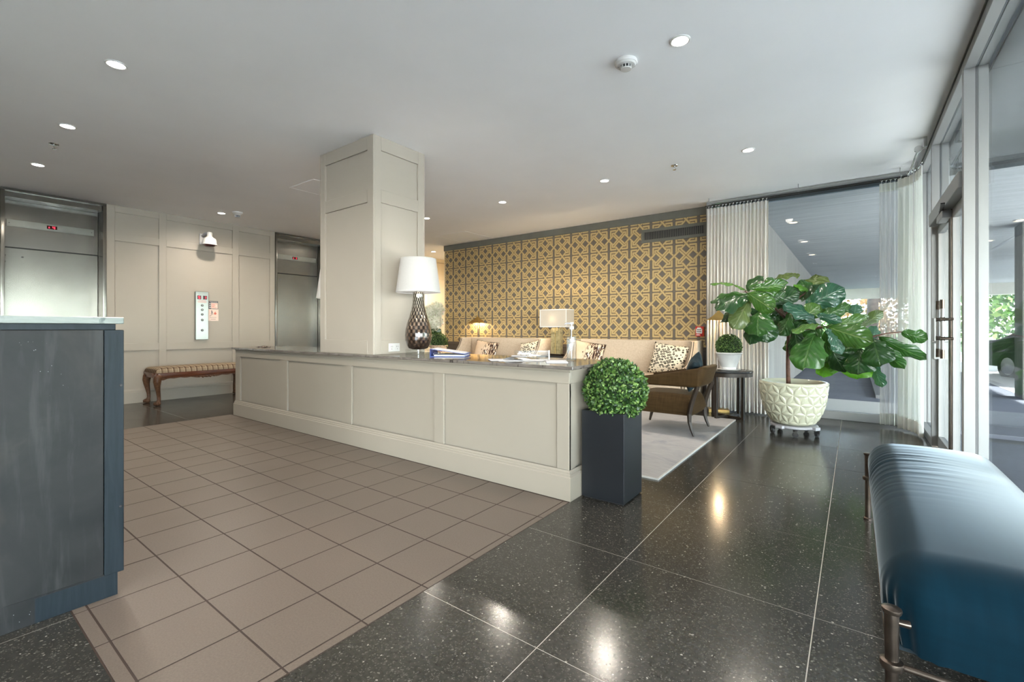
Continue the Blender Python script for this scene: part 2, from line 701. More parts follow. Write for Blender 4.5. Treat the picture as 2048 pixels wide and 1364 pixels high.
def m_shade(name, col, trans):
    t = NT(name)
    w = t.noise(t.pos(kind='Object', scale=(1, 1, 6)), 60, 2)
    di, tl, mx = t.n('BsdfDiffuse'), t.n('BsdfTranslucent'), t.n('MixShader')
    c = t.ramp(w, [(0.3, tuple(x * 0.95 for x in col) + (1,)), (0.7, col + (1,))])
    t.set(di.inputs[0], c)
    t.set(tl.inputs[0], c)
    mx.inputs[0].default_value = trans
    t.t.links.new(di.outputs[0], mx.inputs[1])
    t.t.links.new(tl.outputs[0], mx.inputs[2])
    t.t.links.new(mx.outputs[0], t.out.inputs[0])
    return t.mat


M['shade'] = m_shade('white_lamp_shade', (0.66, 0.65, 0.635), 0.4)
M['shade_silk'] = m_shade('cream_silk_shade', (0.70, 0.66, 0.59), 0.5)


def m_murano():
    t = NT('smoked_quilted_glass')
    uv = t.n('TexCoord').outputs['Object']
    s = t.n('SeparateXYZ')
    t.set(s.inputs[0], uv)
    ang = t.math('MULTIPLY', t.math('ARCTAN2', s.outputs[1], s.outputs[0]), 16)
    z = t.math('MULTIPLY', s.outputs[2], 60)
    w = t.math('MULTIPLY', t.math('SINE', ang), t.math('SINE', t.math('MULTIPLY', z, 1.6)))
    hgt = t.math('MULTIPLY', s.outputs[2], 1.9)
    dk = t.ramp(hgt, [(0.1, (0.05, 0.03, 0.02, 1)), (0.5, (0.20, 0.13, 0.09, 1)), (0.95, (0.36, 0.33, 0.26, 1))])
    c = t.mix(t.step(w, -0.5, 0.8), tuple((0.02, 0.013, 0.009, 1)), dk)
    t.P(c, 0.08, 0.35, 0.8)
    t.b.inputs['Coat Weight'].default_value = 0.6
    t.bump(w, 0.35, 0.0015)
    return t.mat


M['murano'] = m_murano()


def m_leaf(name, c1, c2, vein, rough=0.28, trans=0.25):
    t = NT(name)
    uvn = t.n('UVMap')
    s = t.n('SeparateXYZ')
    t.set(s.inputs[0], uvn.outputs[0])
    au = t.math('ABSOLUTE', t.math('SUBTRACT', s.outputs[0], 0.5))
    side = t.math('SUBTRACT', t.math('MULTIPLY', s.outputs[1], 7.0), t.math('MULTIPLY', au, 5.0))
    fr = t.math('ABSOLUTE', t.math('SUBTRACT', t.math('FRACT', t.math('ADD', side, 10)), 0.5))
    vs = t.math('SUBTRACT', 1.0, t.step(fr, 0.0, 0.07))
    mid = t.math('SUBTRACT', 1.0, t.step(au, 0.008, 0.035))
    vv = t.math('MAXIMUM', t.math('MULTIPLY', vs, 0.6), mid)
    r = t.n('ObjectInfo').outputs['Random']
    f = t.math('ADD', t.math('MULTIPLY', t.noise(t.pos(kind='Object'), 9, 3), 0.6), t.math('MULTIPLY', r, 0.4))
    c = t.mix(t.math('MULTIPLY', vv, 0.75), t.ramp(f, [(0.25, c1), (0.75, c2)]), vein)
    t.P(c, rough, spec=0.45)
    t.bump(t.math('ADD', fr, t.math('MULTIPLY', mid, -0.3)), 0.4, 0.012)
    tl = t.n('BsdfTranslucent')
    t.set(tl.inputs[0], t.mix(1.0, c, (1.6, 2.2, 0.5, 1), 'MULTIPLY'))
    mx = t.n('MixShader')
    mx.inputs[0].default_value = trans
    t.t.links.new(t.b.outputs[0], mx.inputs[1])
    t.t.links.new(tl.outputs[0], mx.inputs[2])
    t.t.links.new(mx.outputs[0], t.out.inputs[0])
    return t.mat


M['fig'] = m_leaf('fig_leaf_green', (0.015, 0.056, 0.012, 1), (0.038, 0.108, 0.024, 1), (0.095, 0.17, 0.055, 1))
M['fig_dark'] = m_leaf('fig_leaf_dark', (0.008, 0.034, 0.010, 1), (0.020, 0.060, 0.017, 1), (0.05, 0.105, 0.035, 1))
M['fig_gloss'] = m_leaf('fig_leaf_glossy', (0.030, 0.085, 0.016, 1), (0.070, 0.140, 0.032, 1), (0.17, 0.24, 0.08, 1), 0.2)
M['fig_olive'] = m_leaf('fig_leaf_olive', (0.05, 0.08, 0.022, 1), (0.095, 0.125, 0.04, 1), (0.15, 0.18, 0.075, 1), 0.35)
M['fig_young'] = m_leaf('fig_leaf_young', (0.06, 0.18, 0.016, 1), (0.12, 0.27, 0.03, 1), (0.07, 0.17, 0.03, 1), 0.35, 0.35)
M['fig_blue'] = m_leaf('fig_leaf_bluish', (0.020, 0.068, 0.042, 1), (0.046, 0.110, 0.074, 1), (0.095, 0.175, 0.12, 1), 0.22)
M['bark'] = simple('fig_bark', (0.085, 0.04, 0.026, 1), 0.7, var=0.3, scale=30, bump=0.3)
M['soil'] = simple('potting_soil', (0.13, 0.085, 0.055, 1), 0.95, var=0.4, scale=40, bump=0.5)


def m_tiny(name, stops, rough=0.4, var=1.0):
    """small leaves in one mesh: colour from a per-leaf random number"""
    t = NT(name)
    r = t.n('NewGeometry').outputs['Random Per Island']
    t.P(t.ramp(r, stops), rough, spec=0.35)
    return t.mat


M['box_leaf'] = m_tiny('boxwood_leaf', [(0.0, (0.008, 0.026, 0.007, 1)), (0.4, (0.028, 0.072, 0.014, 1)), (0.75, (0.075, 0.150, 0.032, 1)), (0.97, (0.19, 0.28, 0.08, 1))])
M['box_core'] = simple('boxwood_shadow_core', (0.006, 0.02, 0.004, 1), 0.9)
M['petal'] = m_tiny('white_petal', [(0.0, (0.55, 0.60, 0.42, 1)), (0.5, (0.75, 0.76, 0.66, 1)), (0.95, (0.85, 0.84, 0.78, 1)), (1.0, (0.7, 0.45, 0.5, 1))], 0.7)
M['tree_leaf'] = m_tiny('tree_leaf', [(0.0, (0.02, 0.06, 0.012, 1)), (0.5, (0.07, 0.15, 0.03, 1)), (0.9, (0.22, 0.32, 0.09, 1)), (1.0, (0.40, 0.42, 0.2, 1))], 0.5)
M['autumn_leaf'] = m_tiny('dry_leaf', [(0.0, (0.06, 0.07, 0.02, 1)), (0.4, (0.22, 0.14, 0.05, 1)), (0.75, (0.45, 0.25, 0.12, 1)), (1.0, (0.75, 0.55, 0.38, 1))], 0.6)
M['tree_bark'] = simple('tree_bark', (0.06, 0.045, 0.035, 1), 0.9, var=0.4, scale=6, bump=0.5)
M['glaze'] = simple('celadon_cream_glaze', (0.40, 0.395, 0.30, 1), 0.18, var=0.07, scale=6, spec=0.6)
M['white_ceramic'] = simple('chalky_white_ceramic', (0.50, 0.505, 0.50, 1), 0.45, var=0.06, scale=14)
M['pink_ceramic'] = simple('blush_ceramic', (0.60, 0.46, 0.36, 1), 0.5, var=0.06)
M['planter'] = simple('black_lacquer_planter', (0.010, 0.0115, 0.014, 1), 0.34, var=0.1, scale=3, spec=0.4)
M['paper'] = simple('white_paper', (0.62, 0.62, 0.64, 1), 0.7)
M['blue_vinyl'] = simple('blue_vinyl', (0.03, 0.06, 0.26, 1), 0.35)
M['ink'] = simple('dark_ink', (0.05, 0.05, 0.06, 1), 0.6)
M['red_ink'] = simple('red_ink', (0.55, 0.12, 0.08, 1), 0.6)
M['pink_card'] = simple('blush_card', (0.72, 0.56, 0.48, 1), 0.6)
M['alarm_red'] = simple('alarm_red', (0.62, 0.035, 0.03, 1), 0.3)
M['alarm_orange'] = simple('alarm_backbox_orange', (0.62, 0.12, 0.02, 1), 0.4)
M['frost'] = simple('white_print', (0.82, 0.82, 0.80, 1), 0.6)


def m_spots():
    t = NT('spotted_print')
    p = t.pos(kind='Object', scale=(1, 0.5, 1.25), rot=(0, 0.5, 0))
    w = t.vm('ADD', p, t.vm('SCALE', t.noise(p, 9, 2), scale=0.02))
    v = t.voro(w, 23, rnd=0.5)
    n = t.noise(p, 30, 2)
    dd = t.math('ADD', v, t.math('MULTIPLY', t.math('SUBTRACT', n, 0.5), 0.18))
    c = t.mix(t.math('LESS_THAN', dd, 0.44), (0.66, 0.58, 0.45, 1), (0.035, 0.03, 0.022, 1))
    c = t.mix(t.math('LESS_THAN', dd, 0.25), c, (0.30, 0.265, 0.20, 1))
    t.P(c, 0.85, spec=0.2)
    return t.mat


M['spots'] = m_spots()


def m_brush():
    t = NT('brush_stroke_print')
    p = t.pos(kind='Object')
    s = t.n('SeparateXYZ')
    t.set(s.inputs[0], p)
    q = t.pos(kind='Object', scale=(4.2, 1, 1.1), rot=(0, -0.55, 0))
    n = t.noise(q, 7, 3, 0.5, 1.6)
    base = t.ramp(t.noise(p, 4, 3), [(0.3, (0.60, 0.43, 0.28, 1)), (0.7, (0.70, 0.54, 0.40, 1))])
    strokes = t.math('MULTIPLY', t.step(n, 0.47, 0.51), t.step(s.outputs[0], -0.07, 0.05))
    c = t.mix(strokes, base, (0.045, 0.022, 0.014, 1))
    dots = t.math('MULTIPLY', t.math('LESS_THAN', t.voro(p, 14), 0.16), t.math('SUBTRACT', 1.0, t.step(s.outputs[0], -0.05, 0.0)))
    c = t.mix(dots, c, (0.06, 0.03, 0.02, 1))
    wh = t.math('MULTIPLY', t.step(t.noise(q, 5, 2, 0.5, 2.0), 0.6, 0.64), t.step(s.outputs[0], -0.12, 0.1))
    c = t.mix(wh, c, (0.78, 0.74, 0.66, 1))
    t.P(c, 0.8, spec=0.2)
    return t.mat


M['brush'] = m_brush()


def m_plaid():
    t = NT('plaid_bench_cloth')
    p = t.pos(kind='Object')
    s = t.n('SeparateXYZ')
    t.set(s.inputs[0], p)

    def band(x, k, w):
        return t.math('LESS_THAN', t.math('FRACT', t.math('ADD', t.math('MULTIPLY', x, k), 50)), w)
    a = band(s.outputs[1], 14, 0.38)
    b = band(s.outputs[0], 14, 0.38)
    f = t.math('MULTIPLY', t.math('ADD', a, b), 0.5)
    c = t.ramp(f, [(0.0, (0.24, 0.185, 0.125, 1)), (0.5, (0.13, 0.088, 0.055, 1)), (1.0, (0.05, 0.027, 0.016, 1))])
    a2 = band(s.outputs[1], 14, 0.06)
    c = t.mix(t.math('MULTIPLY', a2, 0.7), c, (0.62, 0.55, 0.4, 1))
    t.P(c, 0.85, spec=0.2)
    t.bump(t.noise(p, 120, 2), 0.15, 0.002)
    return t.mat


M['plaid'] = m_plaid()


def m_concrete(name, lo, hi, board=(1, 1, 1), s=1.5, rough=0.85):
    t = NT(name)
    n = t.noise(t.pos(scale=board), s, 6, 0.6, 0.3)
    f = t.noise(t.pos(scale=board), s * 14, 3)
    t.P(t.ramp(t.math('ADD', t.math('MULTIPLY', n, 0.7), t.math('MULTIPLY', f, 0.3)), [(0.3, lo), (0.7, hi)]), rough, spec=0.25)
    return t.mat


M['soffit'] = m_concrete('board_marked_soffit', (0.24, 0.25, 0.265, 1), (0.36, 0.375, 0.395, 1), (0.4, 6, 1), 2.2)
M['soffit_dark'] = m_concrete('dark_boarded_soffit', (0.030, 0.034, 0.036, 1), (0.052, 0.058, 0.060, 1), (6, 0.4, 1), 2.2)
M['board_wall'] = m_concrete('board_marked_concrete', (0.15, 0.145, 0.135, 1), (0.25, 0.24, 0.225, 1), (1, 8, 0.5), 1.2)
M['pavement'] = m_concrete('smooth_concrete_paving', (0.105, 0.11, 0.135, 1), (0.15, 0.157, 0.185, 1), (1, 1, 1), 1.0)
M['asphalt'] = m_concrete('asphalt', (0.10, 0.10, 0.105, 1), (0.17, 0.17, 0.17, 1))
M['drive'] = m_concrete('pale_concrete_drive', (0.58, 0.57, 0.55, 1), (0.68, 0.67, 0.645, 1))
M['fascia'] = m_concrete('pale_fascia', (0.50, 0.48, 0.43, 1), (0.62, 0.60, 0.54, 1))
M['lawn'] = m_concrete('lawn', (0.05, 0.10, 0.02, 1), (0.14, 0.22, 0.06, 1), s=3)
M['car_paint'] = simple('black_car_paint', (0.012, 0.013, 0.015, 1), 0.12, 0.2, spec=0.4)
M['car_silver'] = simple('silver_car_paint', (0.42, 0.44, 0.46, 1), 0.2, 0.5)
M['car_glass'] = simple('dark_car_glass', (0.03, 0.035, 0.04, 1), 0.05, spec=0.9)
M['rubber'] = simple('tyre_rubber', (0.018, 0.018, 0.018, 1), 0.8)
M['brick_glass'] = simple('amber_glass_brick', (0.34, 0.28, 0.15, 1), 0.14, 0.15, var=0.25, scale=20, spec=0.8)

# ================================================================== FLOOR
TX0, TX1, TY0, TY1 = -6.37, -1.436, 0.394, 2.54        # the tan tiled field
floor = struct('floor', MB().box(-9.0, 0.70, -6.2, 8.8, -0.14, -0.012), M['grout_light'])
gb = obj('grout_bed', MB().box(TX0, TX1, TY0, TY1, -0.0118, -0.002), M['grout_dark'], floor)
gb2 = obj('grout_bed', MB().box(-8.5, TX0, -6.1, 8.7, -0.0118, -0.0012).box(TX1, 0.69, -6.1, 8.7, -0.0118, -0.0012)
          .box(TX0, TX1, -6.1, TY0, -0.0118, -0.0012).box(TX0, TX1, TY1, 8.7, -0.0118, -0.0012), M['grout_light'], floor)
unit = MB().box(0, 1, 0, 1, -0.011, 0)
tile_t = obj('terrazzo_tile', unit, M['terrazzo'])
tile_c = obj('ceramic_tile', MB().box(0, 1, 0, 1, -0.001, 0), M['tan'])
proto_used = {'t': False, 'c': False}


def lay(kind, x0, x1, y0, y1):
    if x1 - x0 < 0.004 or y1 - y0 < 0.004:
        return
    src = tile_t if kind == 't' else tile_c
    if not proto_used[kind]:
        proto_used[kind] = True
        o = src
        o.parent = floor
    else:
        o = place(src, floor)
    o.location = (x0, y0, 0)
    o.scale = (x1 - x0, y1 - y0, 1)


def grid_lines(o, p, lo, hi):
    k = math.ceil((lo - o) / p)
    L = [lo]
    while o + k * p < hi - 1e-6:
        if o + k * p > lo + 1e-6:
            L.append(o + k * p)
        k += 1
    return L + [hi]


g = 0.0018
gx = grid_lines(-0.1218, 0.7515, -8.5, 0.69)
gy = grid_lines(1.308, 0.768, -2.5, 7.2)
for x0, x1 in zip(gx, gx[1:]):
    for y0, y1 in zip(gy, gy[1:]):
        r = (x0 + g, x1 - g, y0 + g, y1 - g)
        if x1 <= TX0 or x0 >= TX1 or y1 <= TY0 or y0 >= TY1:
            lay('t', *r)
        else:                                     # cut around the tan field
            cx0, cx1 = max(r[0], TX0), min(r[1], TX1)
            lay('t', r[0], cx0, r[2], r[3])
            lay('t', cx1, r[1], r[2], r[3])
            lay('t', cx0, cx1, r[2], max(r[2], TY0))
            lay('t', cx0, cx1, min(r[3], TY1), r[3])
lay('t', -8.5, 0.69, -6.1, -2.5 - g)
lay('t', -8.5, -7.0, 7.2 + g, 8.7)

g = 0.0036
tx = [TX0] + sorted([-1.480 - 0.304 * k for k in range(17) if -1.480 - 0.304 * k > TX0]) + [TX1]
ty = [TY0] + [0.441 + 0.2974 * k for k in range(8)] + [TY1]
for x0, x1 in zip(tx, tx[1:]):
    for y0, y1 in zip(ty, ty[1:]):
        if y0 > 2.5:
            continue
        a0 = x0 + (0.004 if x0 == TX0 else g)
        a1 = x1 - (0.006 if x1 == TX1 else g)
        lay('c', a0, a1, y0 + (0.006 if y0 == TY0 else g), y1 - g)

# ================================================================== CEILING
ceiling = struct('ceiling', MB().box(-9.0, 0.565, -6.2, 8.8, CH, CH + 0.25), M['ceiling'])
struct('trim_1', MB().box(0.565, 0.585, -6.0, 6.95, CH - 0.012, CH + 0.1), M['alu_dark'])


def hatch(x0, x1, y0, y1, where):
    b = MB()
    w = 0.012
    z0, z1 = CH - 0.004, CH + 0.002
    b.box(x0, x1, y0, y0 + w, z0, z1).box(x0, x1, y1 - w, y1, z0, z1)
    b.box(x0, x0 + w, y0 + w, y1 - w, z0, z1).box(x1 - w, x1, y0 + w, y1 - w, z0, z1)
    t = thing('access_panel', where, 'access panel', (x0, y0, CH))
    obj('frame', b, M['ceiling'], t)
    obj('hatch', MB().box(x0 + w + 0.003, x1 - w - 0.003, y0 + w + 0.003, y1 - w - 0.003, CH - 0.003, CH + 0.002), M['ceiling'], t)


hatch(-5.66, -5.11, 2.92, 3.50, 'white square ceiling access panel beside the panelled column')
hatch(-6.41, -5.64, 6.12, 6.82, 'white ceiling access panel in front of the patterned wallpaper')

# ================================================================== LEFT WALL WITH TWO LIFTS
XE = -8.48
E1, E2 = (0.743, 1.750), (4.106, 5.125)
wb = MB()
R_ = 0.018                                        # panels lie this far behind the rails
for y0, y1 in ((-6.2, E1[0]), (E1[1], E2[0]), (E2[1], 7.35)):
    wb.box(-8.95, XE - R_, y0, y1, 0, CH)
for y0, y1 in (E1, E2):
    wb.box(-8.95, -8.80, y0, y1, 0, CH)
wall_left = struct('wall_left', wb, M['white'])


def panel_run(ys, y0, y1, zs, rails_z):
    """stiles (y ranges) and rails between them on the left wall"""
    for a, b in ys:
        obj('stile', MB().box(XE - R_, XE, a, b, 0.19, CH), M['white'], wall_left, bevel=0.002)
    edges = sorted(ys)
    for (a, b), (c, d) in zip(edges, edges[1:]):
        for z0, z1 in rails_z:
            obj('rail', MB().box(XE - R_, XE - 0.0008, b, c, z0, z1), M['white'], wall_left, bevel=0.002)


RZ = ((2.765, CH), (2.355, 2.460), (0.768, 0.878))
panel_run([(1.752, 1.842), (2.363, 2.458), (3.392, 3.494), (4.016, 4.104)], 0, 0, 0, RZ)
panel_run([(5.127, 5.217), (6.30, 6.40), (7.25, 7.35)], 0, 0, 0, RZ)
panel_run([(-2.4, -2.3), (-1.2, -1.1), (0.1, 0.2), (0.651, 0.741)], 0, 0, 0, RZ)


def skirting(name, x, y0, y1, h=0.155, cap=0.203, d=0.018):
    prof = [(0, 0), (d, 0), (d, h), (d * 0.75, h + 0.006), (d * 0.75, h + 0.018), (d * 0.4, cap - 0.012), (d * 0.15, cap), (0, cap)]
    return struct(name, MB().prism([(x + p, z) for p, z in prof], 'y', y0, y1), M['white'])


skirting('baseboard_left', XE, E1[1] + 0.002, E2[0] - 0.002)
skirting('baseboard_left', XE, E2[1] + 0.002, 8.6)
skirting('baseboard_left', XE, -6.0, E1[0] - 0.002)


def digit(ch, x, y, z, h, parent, mat, face='x'):
    """seven-segment figure on a plane facing +X (y to the right)"""
    segs = {'a': (0, 1, 1, 1), 'b': (1, 1, 1, .5), 'c': (1, .5, 1, 0), 'd': (0, 0, 1, 0), 'e': (0, .5, 0, 0), 'f': (0, 1, 0, .5), 'g': (0, .5, 1, .5)}
    use = {'1': 'bc', '4': 'fgbc', '5': 'afgcd', 'up': ''}[ch]
    b = MB()
    w = h * 0.55
    for s in use:
        x0, z0, x1, z1 = segs[s]
        b.bar((x, y + x0 * w, z + z0 * h), (x, y + x1 * w, z + z1 * h), 0.006, 0.012, up=(1, 0, 0))
    if ch == 'up':
        b.prism([(y, z + 0.1 * h), (y + w, z + 0.1 * h), (y + w / 2, z + h)], 'x', x - 0.003, x + 0.003)
    return obj('lit_figure', b, mat, parent)


def lift(n, y0, y1, ch):
    """steel lift front recessed in the left wall"""
    xr = -8.735
    d = D.objects.new('door_%d' % n, None)
    COL.objects.link(d)
    d.location = (xr, (y0 + y1) / 2, 0)
    d['kind'] = 'structure'
    j = 0.040
    for a, b in ((y0, y0 + j), (y1 - j, y1)):
        obj('jamb', MB().box(xr, XE + 0.012, a + 0.002, b, 0, CH - 0.034), M['steel'], d, bevel=0.004, seg=2, smooth=SM)
    obj('head', MB().box(xr, XE + 0.012, y0 + 0.002, y1, CH - 0.034, CH - 0.002), M['steel'], d, bevel=0.004)
    obj('head_soffit', MB().box(xr, XE - 0.03, y0 + j, y1 - j, CH - 0.105, CH - 0.034), M['steel'], d)
    obj('transom', MB().box(xr - 0.05, xr, y0 + j, y1 - j, 2.149, CH - 0.105), M['steel'], d, bevel=0.003)
    leaf = obj('door_leaf', MB().box(xr - 0.06, xr - 0.008, y0 + j, y1 - j, 0.012, 2.140), M['steel'], d, bevel=0.003)
    obj('shadow_gap', MB().box(xr - 0.065, xr - 0.02, y0 + j, y1 - j, 2.140, 2.149), M['black_plastic'], d)
    for yy, zz in ((0.06, 2.04), (0.06, 1.96), (0.22, 2.03)):
        obj('keyhole', MB().lathe([(0.0, -0.004), (0.011, -0.004), (0.011, 0.003), (0.006, 0.004), (0.0, 0.004)], (xr - 0.006, y0 + yy, zz), 12, axis='x', cap=False), M['alu_dark'], leaf)
    pl = obj('indicator_plate', MB().box(xr, xr + 0.012, y0 + j + 0.035, y1 - j - 0.045, 2.415, 2.507), M['steel_plate'], d, bevel=0.002)
    cy = (y0 + y1) / 2 - 0.01
    obj('display', MB().box(xr + 0.0121, xr + 0.015, cy - 0.05, cy + 0.05, 2.440, 2.485), M['led_glass'], pl)
    digit('up', xr + 0.017, cy - 0.035, 2.450, 0.024, pl, M['red_led'])
    digit(ch, xr + 0.017, cy + 0.008, 2.446, 0.032, pl, M['red_led'])
    for yy in (y0 + j + 0.06, y1 - j - 0.07):
        obj('screw', MB().lathe([(0.0, 0.0), (0.006, 0.0), (0.005, 0.003), (0.0, 0.004)], (xr + 0.0121, yy, 2.462), 8, axis='x', cap=False), M['alu_dark'], pl)
    obj('sill_plate', MB().box(xr - 0.06, XE + 0.01, y0 + j, y1 - j, 0.0005, 0.010), M['steel_plate'], d)
    return d


lift(1, *E1, '4')
lift(2, *E2, '1')

# ================================================================== BACK WALL: WALLPAPER OVER DARK WAINSCOT
YW = 6.99
XL, XR = -7.035, -1.66
wall_back = struct('wall_back', MB().box(XL + 0.02, XR, YW + 0.0, YW + 0.16, 0.80, CH - 0.001), M['wallpaper'])
obj('wainscot', MB().box(XL + 0.02, XR, YW - 0.004, YW + 0.16, 0, 0.80), M['taupe_dark'], wall_back)
obj('chair_rail', MB().box(XL + 0.01, XR, YW - 0.020, YW, 0.765, 0.822), M['taupe_dark'], wall_back, bevel=0.004)
obj('corner_bead', MB().box(XL, XL + 0.02, YW - 0.002, YW + 0.16, 0, CH - 0.001), M['cream'], wall_back)
struct('trim_2', MB().prism([(YW, 2.745), (YW - 0.018, 2.745), (YW - 0.022, 2.76), (YW - 0.022, CH - 0.001), (YW, CH - 0.001)], 'x', XL, XR), M['taupe'])
struct('baseboard_back', MB().box(XL + 0.02, XR, YW - 0.022, YW - 0.004, 0, 0.16), M['taupe_dark'], bevel=0.003)
# the passage behind it
wall_passage = struct('wall_passage', MB().box(-8.95, XE - R_, 7.35, 8.8, 0, CH).box(-8.48, -6.6, 8.62, 8.8, 0, CH).box(-7.02, -6.9, YW + 0.16, 8.62, 0, CH), M['cream'])
for a, b in ((7.352, 7.45), (7.86, 7.96), (8.50, 8.60)):
    obj('stile', MB().box(XE - R_, XE, a, b, 0.19, CH - 0.002), M['cream'], wall_passage, bevel=0.002)
for (a, b), (c, d_) in zip(((7.352, 7.45), (7.86, 7.96)), ((7.86, 7.96), (8.50, 8.60))):
    for z0, z1 in RZ:
        obj('rail', MB().box(XE - R_, XE - 0.0008, b, c, z0, min(z1, CH - 0.002)), M['cream'], wall_passage, bevel=0.002)
# walls behind the viewer
struct('wall_front', MB().box(-8.95, 0.70, -6.35, -6.2, 0, CH), M['plain_wall'])

# ================================================================== GLAZING
FX0, FX1, GX = 0.572, 0.690, 0.634               # aluminium frame depth, glass line


def frame_bar(b, dark, axis, a0, a1, c0, c1, z0, z1):
    pass


def bay(n, y0, y1, door=False):
    """one glazed bay of the street side between mullion centres y0..y1"""
    w = D.objects.new('window_%d' % n, None)
    COL.objects.link(w)
    w.location = (GX, (y0 + y1) / 2, 0)
    w['kind'] = 'structure'
    m = 0.028
    for z0, z1, nm in ((CH - 0.070, CH - 0.013, 'head_rail'), (0.0, 0.075, 'bottom_rail')):
        if door and nm == 'bottom_rail':
            continue
        obj(nm, MB().box(FX0, GX - 0.006, y0 + m, y1 - m, z0, z1), M['alu'], w, bevel=0.002)
        obj(nm, MB().box(GX + 0.006, FX1, y0 + m, y1 - m, z0, z1), M['alu'], w, bevel=0.002)
        obj('gasket', MB().box(GX - 0.006, GX + 0.006, y0 + m, y1 - m, z0 + 0.004, z1 - 0.004), M['alu_dark'], w)
    if not door:
        obj('pane', MB().box(GX - 0.004, GX + 0.004, y0 + m - 0.004, y1 - m + 0.004, 0.073, CH - 0.068), M['glass'], w)
    return w


def mullion(y, w, z1=CH - 0.013):
    m = 0.028
    obj('mullion', MB().box(FX0, GX - 0.006, y - m, y + m, 0, z1), M['alu'], w, bevel=0.002)
    obj('mullion', MB().box(GX + 0.006, FX1, y - m, y + m, 0, z1), M['alu'], w, bevel=0.002)
    obj('gasket', MB().box(GX - 0.006, GX + 0.006, y - m + 0.003, y + m - 0.003, 0, z1), M['alu_dark'], w)


MUL = [4.205, 2.655, 1.105, -0.445, -1.995, -3.545, -5.095]
prev = None
for i, (y1, y0) in enumerate(zip(MUL, MUL[1:] + [-6.16])):
    w = bay(2 + i, y0, y1)
    mullion(y1, w)
w_far = bay(8, 5.755, 6.74)
mullion(5.755, w_far)
mullion(6.74, w_far)

# entrance doors with a transom light above
dr = bay(9, 4.205, 5.755, door=True)
dr.name = 'door_3'
y0, y1 = 4.236, 5.724
TZ = (2.035, 2.145)
obj('transom_bar', MB().box(FX0 - 0.02, GX - 0.004, y0, y1, *TZ), M['alu'], dr, bevel=0.003)
obj('transom_bar', MB().box(GX + 0.004, FX1, y0, y1, *TZ), M['alu'], dr, bevel=0.003)
obj('transom_pane', MB().box(GX - 0.004, GX + 0.004, y0 - 0.004, y1 + 0.004, TZ[1] - 0.004, CH - 0.068), M['glass'], dr)
ym = 4.985
for a, b, st in ((y0, ym - 0.02, 1), (ym + 0.02, y1, -1)):
    lf = obj('door_leaf', MB().box(GX - 0.022, GX + 0.022, a + 0.004, a + 0.054, 0.012, TZ[0] - 0.005)
             .box(GX - 0.022, GX + 0.022, b - 0.054, b - 0.004, 0.012, TZ[0] - 0.005)
             .box(GX - 0.022, GX + 0.022, a + 0.054, b - 0.054, 0.012, 0.11)
             .box(GX - 0.022, GX + 0.022, a + 0.054, b - 0.054, TZ[0] - 0.075, TZ[0] - 0.005), M['alu'], dr, bevel=0.002)
    obj('pane', MB().box(GX - 0.004, GX + 0.004, a + 0.05, b - 0.05, 0.106, TZ[0] - 0.07), M['glass'], lf)
    # bronze meeting stile and pull handle
    e = b - 0.02 if st == 1 else a + 0.02
    obj('bronze_stile', MB().box(GX - 0.030, GX - 0.0222, e - 0.022, e + 0.022, 0.012, TZ[0] - 0.005), M['bronze'], lf)
    hy = e - 0.075 * st
    hb = MB().tube([(GX - 0.085, hy, 0.86), (GX - 0.085, hy, 1.32)], 0.012, 12)
    hd = obj('pull_handle', hb, M['alu'], lf, smooth=SM)
    for z in (1.016, 1.168):
        obj('handle_post', MB().tube([(GX - 0.0222, hy, z), (GX - 0.085, hy, z)], 0.010, 10), M['bronze'], hd, smooth=SM)
        obj('collar', MB().tube([(GX - 0.072, hy, z), (GX - 0.098, hy, z)], 0.018, 12), M['bronze'], hd, smooth=SM)
    for z0, z1 in ((0.86, 0.93), (1.25, 1.32)):
        obj('grip_band', MB().tube([(GX - 0.085, hy, z0), (GX - 0.085, hy, z1)], 0.014, 12), M['bronze'], hd, smooth=SM)
obj('lock_box', MB().box(GX - 0.065, GX - 0.0222, 5.56, 5.68, 0.98, 1.19), M['alu'], dr, bevel=0.004)
obj('lock_box', MB().box(GX - 0.065, GX - 0.0222, 5.56, 5.68, 0.82, 0.965), M['alu'], dr, bevel=0.004)
cl = obj('door_closer', MB().box(GX - 0.085, GX - 0.023, 4.92, 5.20, TZ[0] - 0.066, TZ[0] - 0.010), M['alu'], dr, bevel=0.005)
obj('closer_arm', MB().bar((GX - 0.075, 5.02, TZ[0] - 0.005), (GX - 0.10, 4.72, TZ[0] + 0.006), 0.025, 0.008).tube([(GX - 0.07, 5.05, TZ[0] - 0.02), (GX - 0.07, 5.05, TZ[0] + 0.012)], 0.016, 10), M['black_metal'], cl)

# window at the end of the room
YG = 6.80
wn1 = D.objects.new('window_1', None)
COL.objects.link(wn1)
wn1.location = (-0.5, YG, 0)
wn1['kind'] = 'structure'
wx0, wx1 = -1.66, 0.572
for z0, z1, nm in ((2.825, CH - 0.002, 'head_rail'), (0.0, 0.095, 'bottom_rail')):
    obj(nm, MB().box(wx0, wx1, YG - 0.05, YG + 0.05, z0, z1), M['alu'], wn1, bevel=0.003)
for a, b in ((wx0, wx0 + 0.06), (wx1 - 0.05, wx1)):
    obj('jamb', MB().box(a, b, YG - 0.05, YG + 0.05, 0.095, 2.825), M['alu'], wn1, bevel=0.003)
obj('pane', MB().box(wx0 + 0.055, wx1 - 0.045, YG - 0.004, YG + 0.004, 0.092, 2.828), M['glass'], wn1)
struct('wall_corner', MB().box(XR, XR + 0.05, YG + 0.051, YW + 0.16, 0, CH), M['taupe_dark'])

